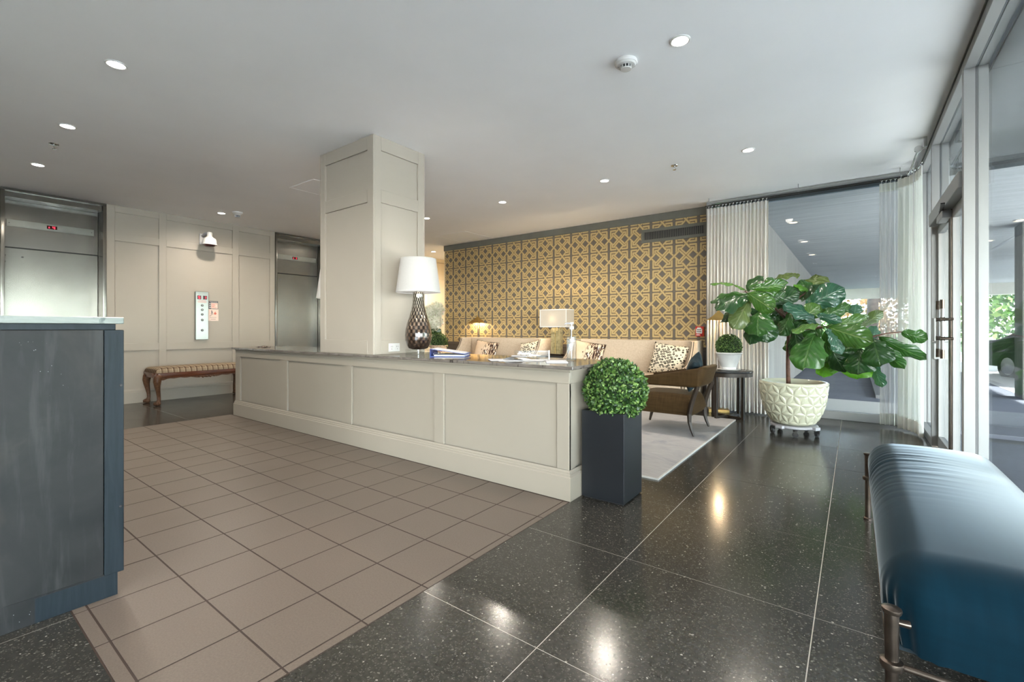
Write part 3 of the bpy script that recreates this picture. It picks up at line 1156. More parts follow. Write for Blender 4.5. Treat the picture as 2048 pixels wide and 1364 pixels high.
# ================================================================== OUTSIDE
SZ = 2.76
soffit = struct('soffit', MB().box(-1.5, 5.6, 6.86, 24.0, SZ + 0.012, SZ + 0.5).box(0.70, 5.6, -7.0, 6.86, SZ + 0.012, SZ + 0.5), M['alu_dark'])
sy = [6.865, 9.3, 12.0, 14.9, 17.9, 20.9, 24.0]
for a, b in zip(sy, sy[1:]):
    for c, d_ in ((-1.5, 2.3), (2.3, 5.6)):
        obj('soffit_panel', MB().box(c + 0.003, d_ - 0.003, a + 0.003, b - 0.003, SZ, SZ + 0.0115), M['soffit'], soffit)
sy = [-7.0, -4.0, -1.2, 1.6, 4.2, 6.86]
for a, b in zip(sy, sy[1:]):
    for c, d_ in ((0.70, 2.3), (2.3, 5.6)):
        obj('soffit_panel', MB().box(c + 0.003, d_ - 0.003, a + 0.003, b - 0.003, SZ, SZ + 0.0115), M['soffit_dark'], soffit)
obj('fascia_beam', MB().box(-1.5, 5.6, 24.0, 24.35, 2.34, SZ + 0.6), M['fascia'], soffit)
obj('fascia_beam', MB().box(5.6, 5.95, -7.0, 24.35, 2.34, SZ + 0.6), M['fascia'], soffit)
wall_outside = struct('wall_outside', MB().box(-1.40, -1.11, 7.16, 22.5, -0.05, SZ - 0.001), M['alu_dark'])
wy = [7.162, 8.9, 10.6, 12.3, 14.5, 17.0, 19.7, 22.5]
for a, b in zip(wy, wy[1:]):
    for z0, z1 in ((-0.012, 1.36), (1.36, SZ - 0.001)):
        obj('concrete_panel', MB().box(-1.1098, -1.09, a + 0.005, b - 0.005, z0 + 0.003, z1 - 0.003), M['board_wall'], wall_outside)
pv = struct('pavement', MB().box(-1.6, 9.0, -9, 30, -0.30, -0.06), M['alu_dark'])
ys = [-9, -6.4, -3.8, -1.2, 1.4, 4.0, 6.40, 8.45, 11.2, 14.4, 17.6, 20.8, 24.0, 27.0, 30]
xs = [-1.6, 0.33, 2.2, 4.1, 6.2, 9.0]
for a, b in zip(ys, ys[1:]):
    for c, d_ in zip(xs, xs[1:]):
        if a < 6.5 and c < 0.0:
            continue
        c_ = max(c, 0.70) if b <= 6.5 else c
        if b <= 8.5 and a >= 6.3:
            pass
        obj('paving_slab', MB().box(c_ + 0.006, d_ - 0.006, max(a, 6.87) + 0.006 if (c < 0.7 and a >= 6.3) else a + 0.006, b - 0.006, -0.06, -0.015), M['drive' if c > 2 else 'pavement'], pv)
kb = struct('kerb', MB().box(0.27, 0.36, 9.3, 14.6, -0.015, 0.035), M['asphalt'])
struct('road', MB().box(9.0, 60, -60, 90, -0.30, -0.10), M['drive'])
struct('ground_lawn', MB().box(-60, 9.0, 30, 120, -0.30, -0.06).box(-60, -1.6, 9, 30, -0.30, -0.06), M['lawn'])
struct('ground_lawn', MB().box(60, 130, -60, 120, -0.30, -0.06).box(9.0, 60, 90, 120, -0.3, -0.06), M['lawn'])
pc = tag(obj('concrete_post', MB().box(2.10, 2.50, 10.5, 10.95, -0.015, SZ - 0.001), M['board_wall'], bevel=0.01),
         'square board-marked concrete post seen through the big right-hand glass', 'post')

for i, (x, y, lab) in enumerate(((-0.77, 8.40, 'lit round soffit light outside the end window, nearest the glass'),
                                 (-0.77, 10.37, 'lit round soffit light outside the end window, middle of its row'),
                                 (-0.77, 12.31, 'lit round soffit light outside the end window, farthest of its row'),
                                 (2.04, 8.35, 'lit round soffit light outside the glazed doors, just past the door frame'),
                                 (2.04, 10.28, 'lit round soffit light outside the street glazing beside the concrete post'),
                                 (2.04, 12.39, 'lit round soffit light outside the street glazing beyond the concrete post'))):
    t = thing('soffit_light', lab, 'light', (x, y, SZ), group='lights in the outdoor soffit')
    obj('ring', MB().lathe([(0.055, 0.0), (0.085, 0.0), (0.085, -0.008), (0.055, -0.005)], (x, y, SZ), 24, cap=False), M['alu'], t, smooth=SM)
    obj('lens', MB().lathe([(0.0, -0.006), (0.056, -0.004), (0.056, 0.0)], (x, y, SZ), 24, cap=False), M['lens_out'], t)


# trees and shrubs out there
def leaf_cloud(mb, c, r, n, s, rnd, flat=0.75):
    for _ in range(n):
        while True:
            p = Vector((rnd.uniform(-1, 1), rnd.uniform(-1, 1), rnd.uniform(-1, 1)))
            if 0.35 < p.length < 1:
                break
        q = Vector((c[0] + p.x * r[0], c[1] + p.y * r[1], c[2] + p.z * r[2]))
        a = Vector((rnd.gauss(0, 1), rnd.gauss(0, 1), rnd.gauss(0, 1))).normalized()
        b = a.cross(Vector((rnd.gauss(0, 1), rnd.gauss(0, 1), rnd.gauss(0, 1)))).normalized()
        k = s * rnd.uniform(0.6, 1.3)
        mb.add([q - a * k, q + b * k * 0.55, q + a * k, q - b * k * 0.55], [(0, 1, 2, 3)])


def tree(x, y, h, r, label, mat='tree_leaf', n=2600, s=0.17, trunk=0.16, seed=1, name='broadleaf_tree', low=0.13):
    rnd = random.Random(seed)
    t = thing(name, label, 'tree', (x, y, -0.06), group='trees beyond the building')
    tk = MB().tube([(x, y, -0.1), (x + 0.05, y, h * 0.3), (x - 0.05, y + 0.1, h * 0.6), (x, y, h * 0.9)], [trunk, trunk * 0.8, trunk * 0.55, trunk * 0.2], 9)
    for k in range(5):
        a = k * 1.3 + seed
        tk.tube([(x, y, h * (0.35 + 0.08 * k)), (x + math.cos(a) * r * 0.7, y + math.sin(a) * r * 0.7, h * (0.55 + 0.08 * k))], [trunk * 0.4, trunk * 0.1], 6)
    obj('trunk', tk, M['tree_bark'], t, smooth=True)
    b = MB()
    for k in range(9):
        a = k * 2.4 + seed
        rr = r * 0.55
        leaf_cloud(b, (x + math.cos(a) * rr, y + math.sin(a) * rr, h * (low + (0.89 - low) / 8 * k)), (r * 0.62, r * 0.62, h * 0.17), n // 9, s, rnd)
    o = obj('crown', b, M[mat], t, fixn=False)
    o['kind'] = 'stuff'


tree(-5.6, 34, 9, 3.2, 'bare-trunked tree with coppery leaves left of the gap under the soffit', 'autumn_leaf', 4200, 0.16, seed=3)
tree(1.2, 37.5, 9, 3.2, 'coppery leaved tree straight behind the end window', 'autumn_leaf', 4200, 0.16, seed=4)
tree(0.62, 26.5, 8, 2.4, 'dark trunked tree just beyond the far soffit edge beside the sheer curtain', 'tree_leaf', 500, 0.2, 0.26, seed=5, low=0.5)
tree(6.6, 42, 10, 3.8, 'green tree seen between the sheer curtain and the door frame', 'tree_leaf', 4200, 0.2, seed=6)
tree(7.0, 27.5, 8.5, 3.1, 'bright green tree nearest the street glazing, before the others', 'tree_leaf', 5200, 0.16, seed=7)
tree(13.2, 35, 11, 4.3, 'tall green tree behind the parked cars', 'tree_leaf', 5200, 0.22, seed=8)
tree(15.5, 47, 12, 4.6, 'tall pale green tree farthest behind the parked cars', 'tree_leaf', 4600, 0.26, seed=9)
tree(14.5, 22, 9, 3.4, 'spreading green tree beyond the road, hidden by the concrete post', 'tree_leaf', 4200, 0.22, seed=10)
tree(11.5, 3.9, 8, 2.3, 'leafy tree across the drive, reflected in the steel lift doors', n=3000, s=0.2, seed=12, low=0.16)
rnd = random.Random(2)
for k in range(7):
    x, y = -9.0 + k * 2.0, 28.3 + 0.5 * (k % 2)
    b = MB()
    leaf_cloud(b, (x, y, 0.75), (0.95, 0.7, 0.95), 1100, 0.09, rnd)
    t = tag(obj('garden_shrub', b, M['autumn_leaf' if k % 2 else 'tree_leaf'], fixn=False), ('coppery' if k % 2 else 'green') + ' shrub in the hedge row beyond the soffit, ' + ('leftmost', 'second from left', 'third from left', 'middle one', 'third from right', 'second from right', 'rightmost')[k], 'shrub', 'shrubs in the hedge row')


# parked cars
def car(x, y, rz, paint, label):
    t = thing('parked_car', label, 'car', (x, y, -0.10), rz)
    L, Wd = 4.5, 0.88
    prof = [(-2.25, .30), (-2.25, .62), (-2.15, .82), (-1.75, .92), (-1.25, .96), (-0.55, 1.40), (0.35, 1.46), (1.0, 1.36), (1.75, 1.00), (2.15, .94), (2.25, .70), (2.25, .32)]

    def sec(u, v):
        return None
    b = MB()
    ny = 8
    n = len(prof)
    for j in range(ny + 1):
        yy = -1 + 2 * j / ny
        for px, pz in prof:
            k = 1 - 0.10 * max(0, (pz - 0.9)) / 0.5 - 0.06 * (abs(px) / 2.25) ** 4
            top = (1 - abs(yy) ** 6 * 0.05)
            b.v.append((px * (1 - 0.03 * yy * yy), yy * Wd * k * (1 - 0.13 * max(0, pz - 0.95) / 0.5), pz * top))
    for j in range(ny):
        for i in range(n):
            a, c = j * n + i, j * n + (i + 1) % n
            b.f.append((a, c, c + n, a + n))
            b.m.append(0)
    b.f.append(tuple(range(n)))
    b.m.append(0)
    b.f.append(tuple(ny * n + i for i in reversed(range(n))))
    b.m.append(0)
    body = obj('body', b, paint, t, smooth=0.6, local=True)
    for s in (-1, 1):
        obj('side_window', MB().prism([(-1.05, 1.0), (-0.50, 1.34), (0.33, 1.39), (0.90, 1.31), (1.35, 1.04)], 'y', s * 0.80, s * 0.845), M['car_glass'], t, local=True)
        obj('headlight', MB().lathe([(0.0, 0.0), (0.11, 0.0), (0.10, 0.05), (0.0, 0.07)], (0, 0, 0), 14, axis='x', cap=False, sy=1.3).xf(Matrix.Translation((-2.27, s * 0.62, 0.70))), M['chrome'], t, local=True)
        obj('mirror', MB().lathe([(0.0, -0.1), (0.06, -0.08), (0.08, 0.0), (0.06, 0.08), (0.0, 0.1)], (-0.75, s * 0.95, 1.03), 10, cap=False), paint, t, local=True, smooth=True)
        for wx in (-1.40, 1.38):
            wh = obj('wheel', MB().lathe([(0.20, -0.1), (0.31, -0.1), (0.33, -0.05), (0.33, 0.05), (0.31, 0.1), (0.20, 0.1)], (wx, s * 0.80, 0.33), 24, axis='y', cap=True), M['rubber'], t, local=True, smooth=SM)
            obj('hubcap', MB().lathe([(0.0, -0.11), (0.20, -0.105), (0.20, 0.105), (0.0, 0.11)], (wx, s * 0.80, 0.33), 16, axis='y', cap=False), M['chrome'], t, local=True).parent = wh
    obj('windscreen', MB().add([(-1.20, -0.68, 1.0), (-1.20, 0.68, 1.0), (-0.58, 0.60, 1.405), (-0.58, -0.60, 1.405), (-1.24, -0.68, 0.99), (-1.24, 0.68, 0.99), (-0.62, 0.60, 1.40), (-0.62, -0.60, 1.40)],
                               [(0, 1, 2, 3), (7, 6, 5, 4), (0, 4, 5, 1), (1, 5, 6, 2), (2, 6, 7, 3), (3, 7, 4, 0)]), M['car_glass'], t, local=True)
    obj('grille', MB().box(-2.29, -2.24, -0.42, 0.42, 0.46, 0.66), M['black_plastic'], t, local=True)
    obj('bumper', MB().box(-2.31, -2.22, -0.78, 0.78, 0.26, 0.42), M['black_plastic'], t, local=True, bevel=0.03, seg=2)
    return t


car(4.15, 14.2, math.radians(112), M['car_paint'], 'glossy black car parked right outside the street glazing')
car(6.4, 20.5, math.radians(95), M['car_silver'], 'silver car parked behind the black one')
tag(obj('kerb_block', MB().box(2.9, 5.2, 9.2, 9.45, -0.015, 0.28), M['fascia'], bevel=0.02), 'low pale concrete kerb block in front of the black car', 'kerb')

# ================================================================== DOWNLIGHTS AND CEILING FITTINGS
def downlight(x, y, lab, power=1.0, proto=[]):
    t = thing('downlight', lab, 'ceiling light', (x, y, CH), group='round ceiling downlights')
    if not proto:
        r = obj('trim_ring', MB().lathe([(0.048, 0.002), (0.060, 0.002), (0.060, -0.004), (0.054, -0.008), (0.048, -0.006)], (x, y, CH), 32, cap=False), M['white_plastic'], t, smooth=SM)
        l = obj('lens', MB().lathe([(0.0, -0.0095), (0.035, -0.009), (0.049, -0.005), (0.049, 0.0)], (x, y, CH), 32, cap=False), M['lens'], t, smooth=True)
        proto += [r, l]
    else:
        for p in proto:
            place(p, t)
    L = D.objects.new('downlight_lamp', D.lights.new('downlight_lamp', 'SPOT'))
    COL.objects.link(L)
    L.parent = t
    L.location = (0, 0, -0.016)
    L.data.energy = DOWNLIGHT_W * power
    L.data.spot_size = math.radians(165)
    L.data.spot_blend = 1.0
    L.data.shadow_soft_size = 0.05
    L.data.color = (1.0, 0.90, 0.78)
    return t


for x, y, lab in ((-3.95, 0.865, 'lit ceiling downlight highest at the top left, before the other two of its row'),
                  (-5.493, 0.875, 'lit ceiling downlight middle of the three at the left edge'),
                  (-7.04, 0.89, 'lit ceiling downlight nearest the left lift doors'),
                  (-7.746, 2.943, 'lit ceiling downlight close above the security camera, beside a smoke detector'),
                  (-0.856, 2.864, 'lit ceiling downlight beside the large smoke detector at the top right'),
                  (-0.841, 5.02, 'lit ceiling downlight over the fig tree, rightmost of the far row'),
                  (-2.387, 5.033, 'lit ceiling downlight over the brown armchair area, second of the far row'),
                  (-3.933, 5.036, 'lit ceiling downlight third of the far row, before the wallpaper'),
                  (-5.474, 5.038, 'lit ceiling downlight touching the right edge of the panelled column in view'),
                  (-7.727, 7.326, 'lit ceiling downlight farthest off, in the cream passage'),
                  (-2.40, 0.865, 'ceiling downlight over the dark reception desk, above the frame'),
                  (-0.86, 0.865, 'ceiling downlight nearest the viewer, above the frame'),
                  (-2.40, -1.2, 'unseen added ceiling downlight behind the viewer by the reception desk'),  # this and the next two: unseen lamps, kept for the light they give
                  (-5.49, -1.2, 'unseen added ceiling downlight behind the viewer at the lift side'),
                  (-0.86, -1.2, 'unseen added ceiling downlight behind the viewer at the window side'),
                  (-7.727, 5.10, 'ceiling downlight before the second lift, hidden by the column')):
    downlight(x, y, lab, 3.5 if x < -7 and y > 6 else (1.25 if x < -5 else 1.0))


def smoke_det(x, y, lab, deep):
    t = thing('smoke_detector', lab, 'smoke detector', (x, y, CH))
    obj('base', MB().lathe([(0.0, 0.0), (0.072, 0.0), (0.074, -0.012), (0.070, -0.020), (0.0, -0.020)], (x, y, CH), 32, cap=False), M['white_plastic'], t, smooth=SM)
    h = 0.022 + deep
    obj('dome', MB().lathe([(0.066, -0.020), (0.058, -0.030), (0.038, -0.030 - deep * 0.4), (0.036, -0.028 - deep * 0.4)], (x, y, CH), 32, cap=False), M['white_plastic'], t, smooth=SM)
    obj('sensing_chamber', MB().lathe([(0.030, -0.026), (0.030, -0.044 - deep * 0.6), (0.0, -0.044 - deep * 0.6)], (x, y, CH), 24, cap=False), M['black_plastic'], t, smooth=SM)
    cage = MB()
    for k in range(10):
        a = TAU * k / 10
        cage.box(-0.004, 0.004, -0.003, 0.003, -0.046 - deep * 0.6, -0.024)
        for i in range(len(cage.v) - 8, len(cage.v)):
            px, py, pz = cage.v[i]
            cage.v[i] = (x + math.cos(a) * (0.033 + px) - math.sin(a) * py, y + math.sin(a) * (0.033 + px) + math.cos(a) * py, CH + pz)
    cage.lathe([(0.0, -0.052 - deep * 0.6), (0.034, -0.050 - deep * 0.6), (0.036, -0.045 - deep * 0.6), (0.0, -0.045 - deep * 0.6)], (x, y, CH), 20, cap=False)
    obj('cage', cage, M['white_plastic'], t)
    obj('indicator', MB().lathe([(0.0, -0.034), (0.005, -0.033), (0.005, -0.026)], (x - 0.045, y - 0.02, CH), 8, cap=False), M['grey_plastic'], t)


smoke_det(-1.21, 2.875, 'large white smoke detector at the top right beside a downlight', 0.006)
smoke_det(-7.50, 3.07, 'small white smoke detector hanging near the security camera', 0.05)


def sprinkler(x, y, lab):
    t = thing('sprinkler_head', lab, 'sprinkler', (x, y, CH))
    obj('escutcheon', MB().lathe([(0.0, 0.0), (0.038, 0.0), (0.034, -0.006), (0.014, -0.010), (0.0, -0.010)], (x, y, CH), 20, cap=False), M['chrome'], t, smooth=SM)
    b = MB().tube([(x, y, CH - 0.008), (x, y, CH - 0.02)], 0.009, 10)
    b.tube([(x - 0.008, y, CH - 0.02), (x - 0.012, y, CH - 0.034), (x, y, CH - 0.045)], 0.003, 6).tube([(x + 0.008, y, CH - 0.02), (x + 0.012, y, CH - 0.034), (x, y, CH - 0.045)], 0.003, 6)
    obj('frame', b, M['chrome'], t)
    obj('deflector', MB().lathe([(0.0, -0.046), (0.018, -0.045), (0.018, -0.048), (0.0, -0.049)], (x, y, CH), 14, cap=False), M['chrome'], t)


sprinkler(-6.132, 0.883, 'chrome sprinkler head between two left-hand downlights')
sprinkler(-1.561, 5.024, 'chrome sprinkler head between the two downlights of the far row')

# ================================================================== LOW RECEPTION COUNTER
CX0, CX1, CY0, CY1 = -6.29, -1.452, 2.55, 3.17
ct = thing('reception_counter', 'long low white panelled counter along the tan tiles under a stone top', 'counter', (-3.87, 2.86, 0))
rc = 0.020
obj('carcass', MB().box(CX0 + rc, CX1 - rc, CY0 + rc, CY1, 0.0, 0.832), M['white_shaded'], ct)
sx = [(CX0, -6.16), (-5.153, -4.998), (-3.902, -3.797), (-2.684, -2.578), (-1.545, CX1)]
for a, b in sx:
    obj('stile', MB().box(a, b, CY0, CY0 + rc, 0.19, 0.742), M['white_shaded'], ct, bevel=0.002)
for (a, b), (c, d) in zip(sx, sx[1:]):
    obj('raised_panel', MB().box(b + 0.004, c - 0.004, CY0 + rc - 0.003, CY0 + rc, 0.20, 0.738), M['white_shaded'], ct)
obj('top_rail', MB().box(CX0, CX1, CY0, CY0 + rc, 0.742, 0.814), M['white_shaded'], ct, bevel=0.002)
obj('scotia', MB().prism([(CY0 + rc, 0.814), (CY0 + 0.002, 0.814), (CY0 - 0.004, 0.822), (CY0 - 0.006, 0.834), (CY0 + rc, 0.834)], 'x', CX0, CX1 + 0.006), M['white_shaded'], ct)
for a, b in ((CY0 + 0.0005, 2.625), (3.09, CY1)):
    obj('stile', MB().box(CX1 - rc, CX1, a, b, 0.19, 0.742), M['white_shaded'], ct, bevel=0.002)
    obj('stile', MB().box(CX0, CX0 + rc, a, b, 0.19, 0.742), M['white_shaded'], ct, bevel=0.002)
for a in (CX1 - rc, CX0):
    obj('top_rail', MB().box(a, a + rc, CY0 + rc, CY1, 0.742, 0.834), M['white_shaded'], ct, bevel=0.002)
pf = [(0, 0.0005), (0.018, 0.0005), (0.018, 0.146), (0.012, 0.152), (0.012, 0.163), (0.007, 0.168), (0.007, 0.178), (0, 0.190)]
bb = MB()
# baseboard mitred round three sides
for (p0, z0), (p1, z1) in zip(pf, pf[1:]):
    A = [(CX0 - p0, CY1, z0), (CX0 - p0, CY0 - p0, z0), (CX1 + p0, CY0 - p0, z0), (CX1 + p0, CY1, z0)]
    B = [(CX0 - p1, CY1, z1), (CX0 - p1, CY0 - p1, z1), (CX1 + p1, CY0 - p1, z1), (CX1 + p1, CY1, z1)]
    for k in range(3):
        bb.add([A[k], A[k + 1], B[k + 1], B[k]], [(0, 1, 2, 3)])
obj('baseboard', bb, M['white_shaded'], ct)

top = MB().box(-6.312, -1.405, 2.508, 3.205, 0.835, 0.857)
tag(obj('stone_countertop', top, M['quartzite'], bevel=0.003), 'polished grey veined stone top of the long white counter', 'countertop')
CT = 0.857

# column standing on the counter
KX0, KX1, KY0, KY1 = -4.363, -3.490, 2.567, 3.188
col = thing('panelled_column', 'square white panelled column rising from the counter to the ceiling', 'column', ((KX0 + KX1) / 2, (KY0 + KY1) / 2, CT))
ins = 0.016
zt = CH - 0.001
obj('shaft', MB().box(KX0 + ins, KX1 - ins, KY0 + ins, KY1 - ins, CT, zt), M['white'], col)
Zr = [(CT, 0.985), (2.255, 2.375), (2.735, zt)]
for s, (a0, a1), fixed in (('y', (KX0, KX1), KY0), ('y', (KX0, KX1), KY1 - ins), ('x', (KY0, KY1), KX0), ('x', (KY0, KY1), KX1 - ins)):
    sw = 0.088
    for p, q in ((a0, a0 + sw), (a1 - sw, a1)):
        if s == 'y':
            obj('stile', MB().box(p, q, fixed, fixed + ins, CT, zt), M['white'], col, bevel=0.002)
        else:
            p2, q2 = max(p, KY0 + ins), min(q, KY1 - ins)
            obj('stile', MB().box(fixed, fixed + ins, p2, q2, CT, zt), M['white'], col, bevel=0.002)
    for z0, z1 in Zr:
        if s == 'y':
            obj('rail', MB().box(a0 + sw, a1 - sw, fixed + 0.0006, fixed + ins, z0, z1), M['white'], col, bevel=0.002)
        else:
            obj('rail', MB().box(fixed + 0.0006, fixed + ins - 0.0006, a0 + sw, a1 - sw, z0, z1), M['white'], col, bevel=0.002)

# outlet on the column's end face
ox = KX1
t = thing('wall_outlet', 'white double power outlet low on the column behind the glass lamp', 'outlet', (ox, 2.80, 0.92))
obj('cover_plate', MB().box(ox + 0.0005, ox + 0.007, 2.735, 2.865, 0.878, 0.955), M['white_plastic'], t, bevel=0.002)
for yy in (2.768, 2.832):
    f = obj('socket', MB().box(ox + 0.0071, ox + 0.010, yy - 0.02, yy + 0.02, 0.892, 0.941), M['white_plastic'], t, bevel=0.001)
    for dy, w in ((-0.008, 0.003), (0.008, 0.003)):
        obj('slot', MB().box(ox + 0.0101, ox + 0.0105, yy + dy - w / 2, yy + dy + w / 2, 0.918, 0.932), M['black_plastic'], f)
    obj('slot', MB().box(ox + 0.0101, ox + 0.0105, yy - 0.003, yy + 0.003, 0.899, 0.906), M['black_plastic'], f)


# ---- glass table lamps
def bulb(parent, loc, power, color=(1, 0.86, 0.68), r=0.035, name='bulb_light'):
    L = D.objects.new(name, D.lights.new(name, 'POINT'))
    COL.objects.link(L)
    L.parent = parent
    L.location = loc
    L.data.energy = power
    L.data.color = color
    L.data.shadow_soft_size = r
    return L


def glass_lamp(x, y, lab):
    t = thing('table_lamp', lab, 'lamp', (x, y, CT + 0.0005), group='pair of quilted glass lamps on the counter')
    c = (x, y, CT + 0.0005)
    foot = obj('acrylic_foot', MB().box(x - 0.085, x + 0.085, y - 0.085, y + 0.085, c[2], c[2] + 0.046), M['clear'], t, bevel=0.004)
    obj('foot_rod', MB().tube([(x, y, c[2] + 0.004), (x, y, c[2] + 0.05)], 0.008, 10), M['chrome'], t, smooth=SM)
    prof = [(0.0, 0.047), (0.06, 0.047), (0.088, 0.056), (0.106, 0.085), (0.119, 0.13), (0.122, 0.175), (0.117, 0.225), (0.103, 0.285), (0.083, 0.345),
            (0.066, 0.405), (0.055, 0.46), (0.050, 0.51), (0.049, 0.555), (0.051, 0.572), (0.040, 0.574), (0.0, 0.574)]
    obj('glass_body', MB().lathe(prof, c, 48, cap=False), M['murano'], t, smooth=True)
    obj('neck_rod', MB().tube([(x, y, c[2] + 0.57), (x, y, c[2] + 0.885)], 0.006, 8), M['chrome'], t, smooth=SM)
    z0, z1, r0, r1 = 0.572, 0.878, 0.204, 0.163
    obj('shade', MB().lathe([(r0, z0), (r1, z1), (r1 - 0.003, z1), (r0 - 0.003, z0), (r0, z0)], c, 56, cap=False), M['shade'], t, smooth=SM)
    tr = MB()
    for r, z in ((r0, z0), (r1, z1)):
        tr.lathe([(r + 0.0005, z - 0.002), (r + 0.002, z), (r + 0.0005, z + 0.005), (r - 0.004, z + 0.005), (r - 0.004, z - 0.002), (r + 0.0005, z - 0.002)], c, 56, cap=False)
    obj('shade_trim', tr, M['white_plastic'], t, smooth=SM)
    sp = MB()
    for k in range(3):
        a = TAU * k / 3
        sp.tube([(x, y, c[2] + 0.876), (x + math.cos(a) * r1 * 0.98, y + math.sin(a) * r1 * 0.98, c[2] + 0.872)], 0.002, 6)
    obj('shade_spider', sp, M['chrome'], t)
    obj('bulb', MB().lathe([(0.0, 0.68), (0.02, 0.685), (0.03, 0.71), (0.028, 0.74), (0.014, 0.77), (0.014, 0.80), (0.0, 0.80)], c, 16, cap=False), M['frost'], t, smooth=True)
    obj('finial', MB().lathe([(0.0, 0.885), (0.022, 0.886), (0.024, 0.894), (0.02, 0.902), (0.0, 0.903)], c, 20, cap=False), M['clear'], t, smooth=SM)
    bulb(t, (0.05, -0.03, 0.72), 2.2, (1, 0.93, 0.84))
    return t


glass_lamp(-3.245, 2.885, 'smoky quilted glass lamp with white shade on the counter, right of the column')
glass_lamp(-4.61, 2.90, 'white shaded lamp mostly hidden behind the left side of the column')

# ---- small things on the counter
# ornament: cast bronze leaf-shaped desk ornament
bm_ = MB()
for k, (px, r) in enumerate(((-0.10, 0.004), (-0.07, 0.012), (-0.045, 0.008), (-0.02, 0.017), (0.0, 0.021), (0.02, 0.017), (0.045, 0.008), (0.07, 0.012), (0.10, 0.004))):
    bm_.lathe([(0, 0), (r * 1.6, 0.001), (r * 1.3, r * 0.7), (0, r)], (-6.02 + px * 0.8, 2.78 + px * 0.6, CT + 0.0005), 10, cap=False)
tag(obj('cast_ornament', bm_, M['bronze'], smooth=SM), 'small dark cast metal ornament lying on the far left end of the counter', 'ornament')

# ring binder lying closed, spine raised
bt = thing('ring_binder', 'blue ring binder with white cover sheet lying on the counter', 'binder', (-2.80, 2.86, CT + 0.0005), math.radians(32))
sp_h, L_, Wb = 0.066, 0.30, 0.25
obj('lower_board', MB().box(-L_ / 2, L_ / 2, -Wb / 2, Wb / 2, 0.0, 0.004), M['blue_vinyl'], bt, local=True)
obj('spine', MB().box(-L_ / 2 - 0.004, -L_ / 2, -Wb / 2, Wb / 2, 0.0, sp_h), M['blue_vinyl'], bt, local=True, bevel=0.001)
cv = obj('upper_board', MB().prism([(-L_ / 2, sp_h - 0.004), (-L_ / 2, sp_h), (L_ / 2 + 0.004, 0.024), (L_ / 2 + 0.004, 0.020)], 'y', -Wb / 2, Wb / 2), M['blue_vinyl'], bt, local=True)
obj('cover_sheet', MB().prism([(-L_ / 2 + 0.006, sp_h - 0.0003), (-L_ / 2 + 0.006, sp_h + 0.0008), (L_ / 2 - 0.012, 0.0278), (L_ / 2 - 0.012, 0.0267)], 'y', -Wb / 2 + 0.008, Wb / 2 - 0.008), M['paper'], cv, local=True)
obj('page_block', MB().box(-L_ / 2 + 0.03, L_ / 2 - 0.01, -Wb / 2 + 0.012, Wb / 2 - 0.012, 0.0045, 0.016), M['paper'], bt, local=True)
for yy in (-0.07, 0.0, 0.07):
    obj('ring', MB().tube([(-L_ / 2 + 0.035 + 0.022 * math.cos(a), yy, 0.022 + 0.018 * math.sin(a)) for a in [PI * k / 8 for k in range(17)]], 0.0018, 6), M['chrome'], bt, local=True)

# papers with a pen, clear sign holder, card, sanitiser
pt = thing('paper_stack', 'loose white papers fanned out on the counter beside the clear sign holder', 'papers', (-2.02, 2.77, CT + 0.0005))
for k, (dx, dy, a) in enumerate(((0, 0, 38), (0.06, 0.045, 20), (-0.07, -0.03, 46))):
    s = MB().box(-0.14, 0.14, -0.108, 0.108, 0.0012 * k, 0.0012 * k + 0.001)
    obj('sheet', s.xf(Matrix.Translation((dx, dy, 0)) @ Matrix.Rotation(math.radians(a), 4, 'Z')), M['paper'], pt, local=True)
obj('folded_flap', MB().grid(lambda u, v: (-0.10 + 0.2 * u, -0.06 + 0.12 * v, 0.005 + 0.022 * math.sin(u * PI) * (1 - 0.5 * v)), 10, 4), M['paper'], pt, local=True, fixn=False)
pn = thing('ballpoint_pen', 'dark ballpoint pen lying on the loose papers', 'pen', (-2.02, 2.79, CT + 0.031))
obj('barrel', MB().tube([(-2.07, 2.76, CT + 0.031), (-1.97, 2.82, CT + 0.030)], 0.0045, 8), M['grey_plastic'], pn)
obj('pen_tip', MB().tube([(-1.97, 2.82, CT + 0.030), (-1.957, 2.828, CT + 0.029)], [0.0045, 0.001], 8), M['chrome'], pn)

sg = thing('acrylic_sign_holder', 'clear acrylic sign holder with faint white lettering standing on the counter', 'sign', (-1.98, 2.90, CT + 0.0005), math.radians(33))
obj('clear_panel', MB().box(-0.135, 0.135, -0.003, 0.003, 0.0, 0.068), M['clear'], sg, local=True)
obj('clear_foot', MB().box(-0.135, 0.135, -0.035, 0.035, 0.0, 0.004), M['clear'], sg, local=True)
obj('end_post', MB().box(0.127, 0.137, -0.004, 0.004, 0.0, 0.07), M['frost'], sg, local=True)


def lettering(name, text, size, mat, parent, M4, depth=0.0006, sx=1.0):
    c = D.curves.new(name, 'FONT')
    c.body = text
    c.size = size
    c.extrude = depth
    c.align_x = 'CENTER'
    tmp = D.objects.new(name + '_curve', c)
    COL.objects.link(tmp)
    bpy.context.view_layer.update()
    me = D.meshes.new_from_object(tmp.evaluated_get(bpy.context.evaluated_depsgraph_get()))
    D.objects.remove(tmp)
    me.transform(M4 @ Matrix.Scale(sx, 4, (1, 0, 0)))
    me.materials.clear()
    me.materials.append(mat)
    o = D.objects.new(name, me)
    COL.objects.link(o)
    o.parent = parent
    return o


RX = Matrix.Rotation(PI / 2, 4, 'X')
lettering('lettering', 'Please', 0.036, M['frost'], sg, Matrix.Translation((-0.055, -0.0038, 0.036)) @ RX)

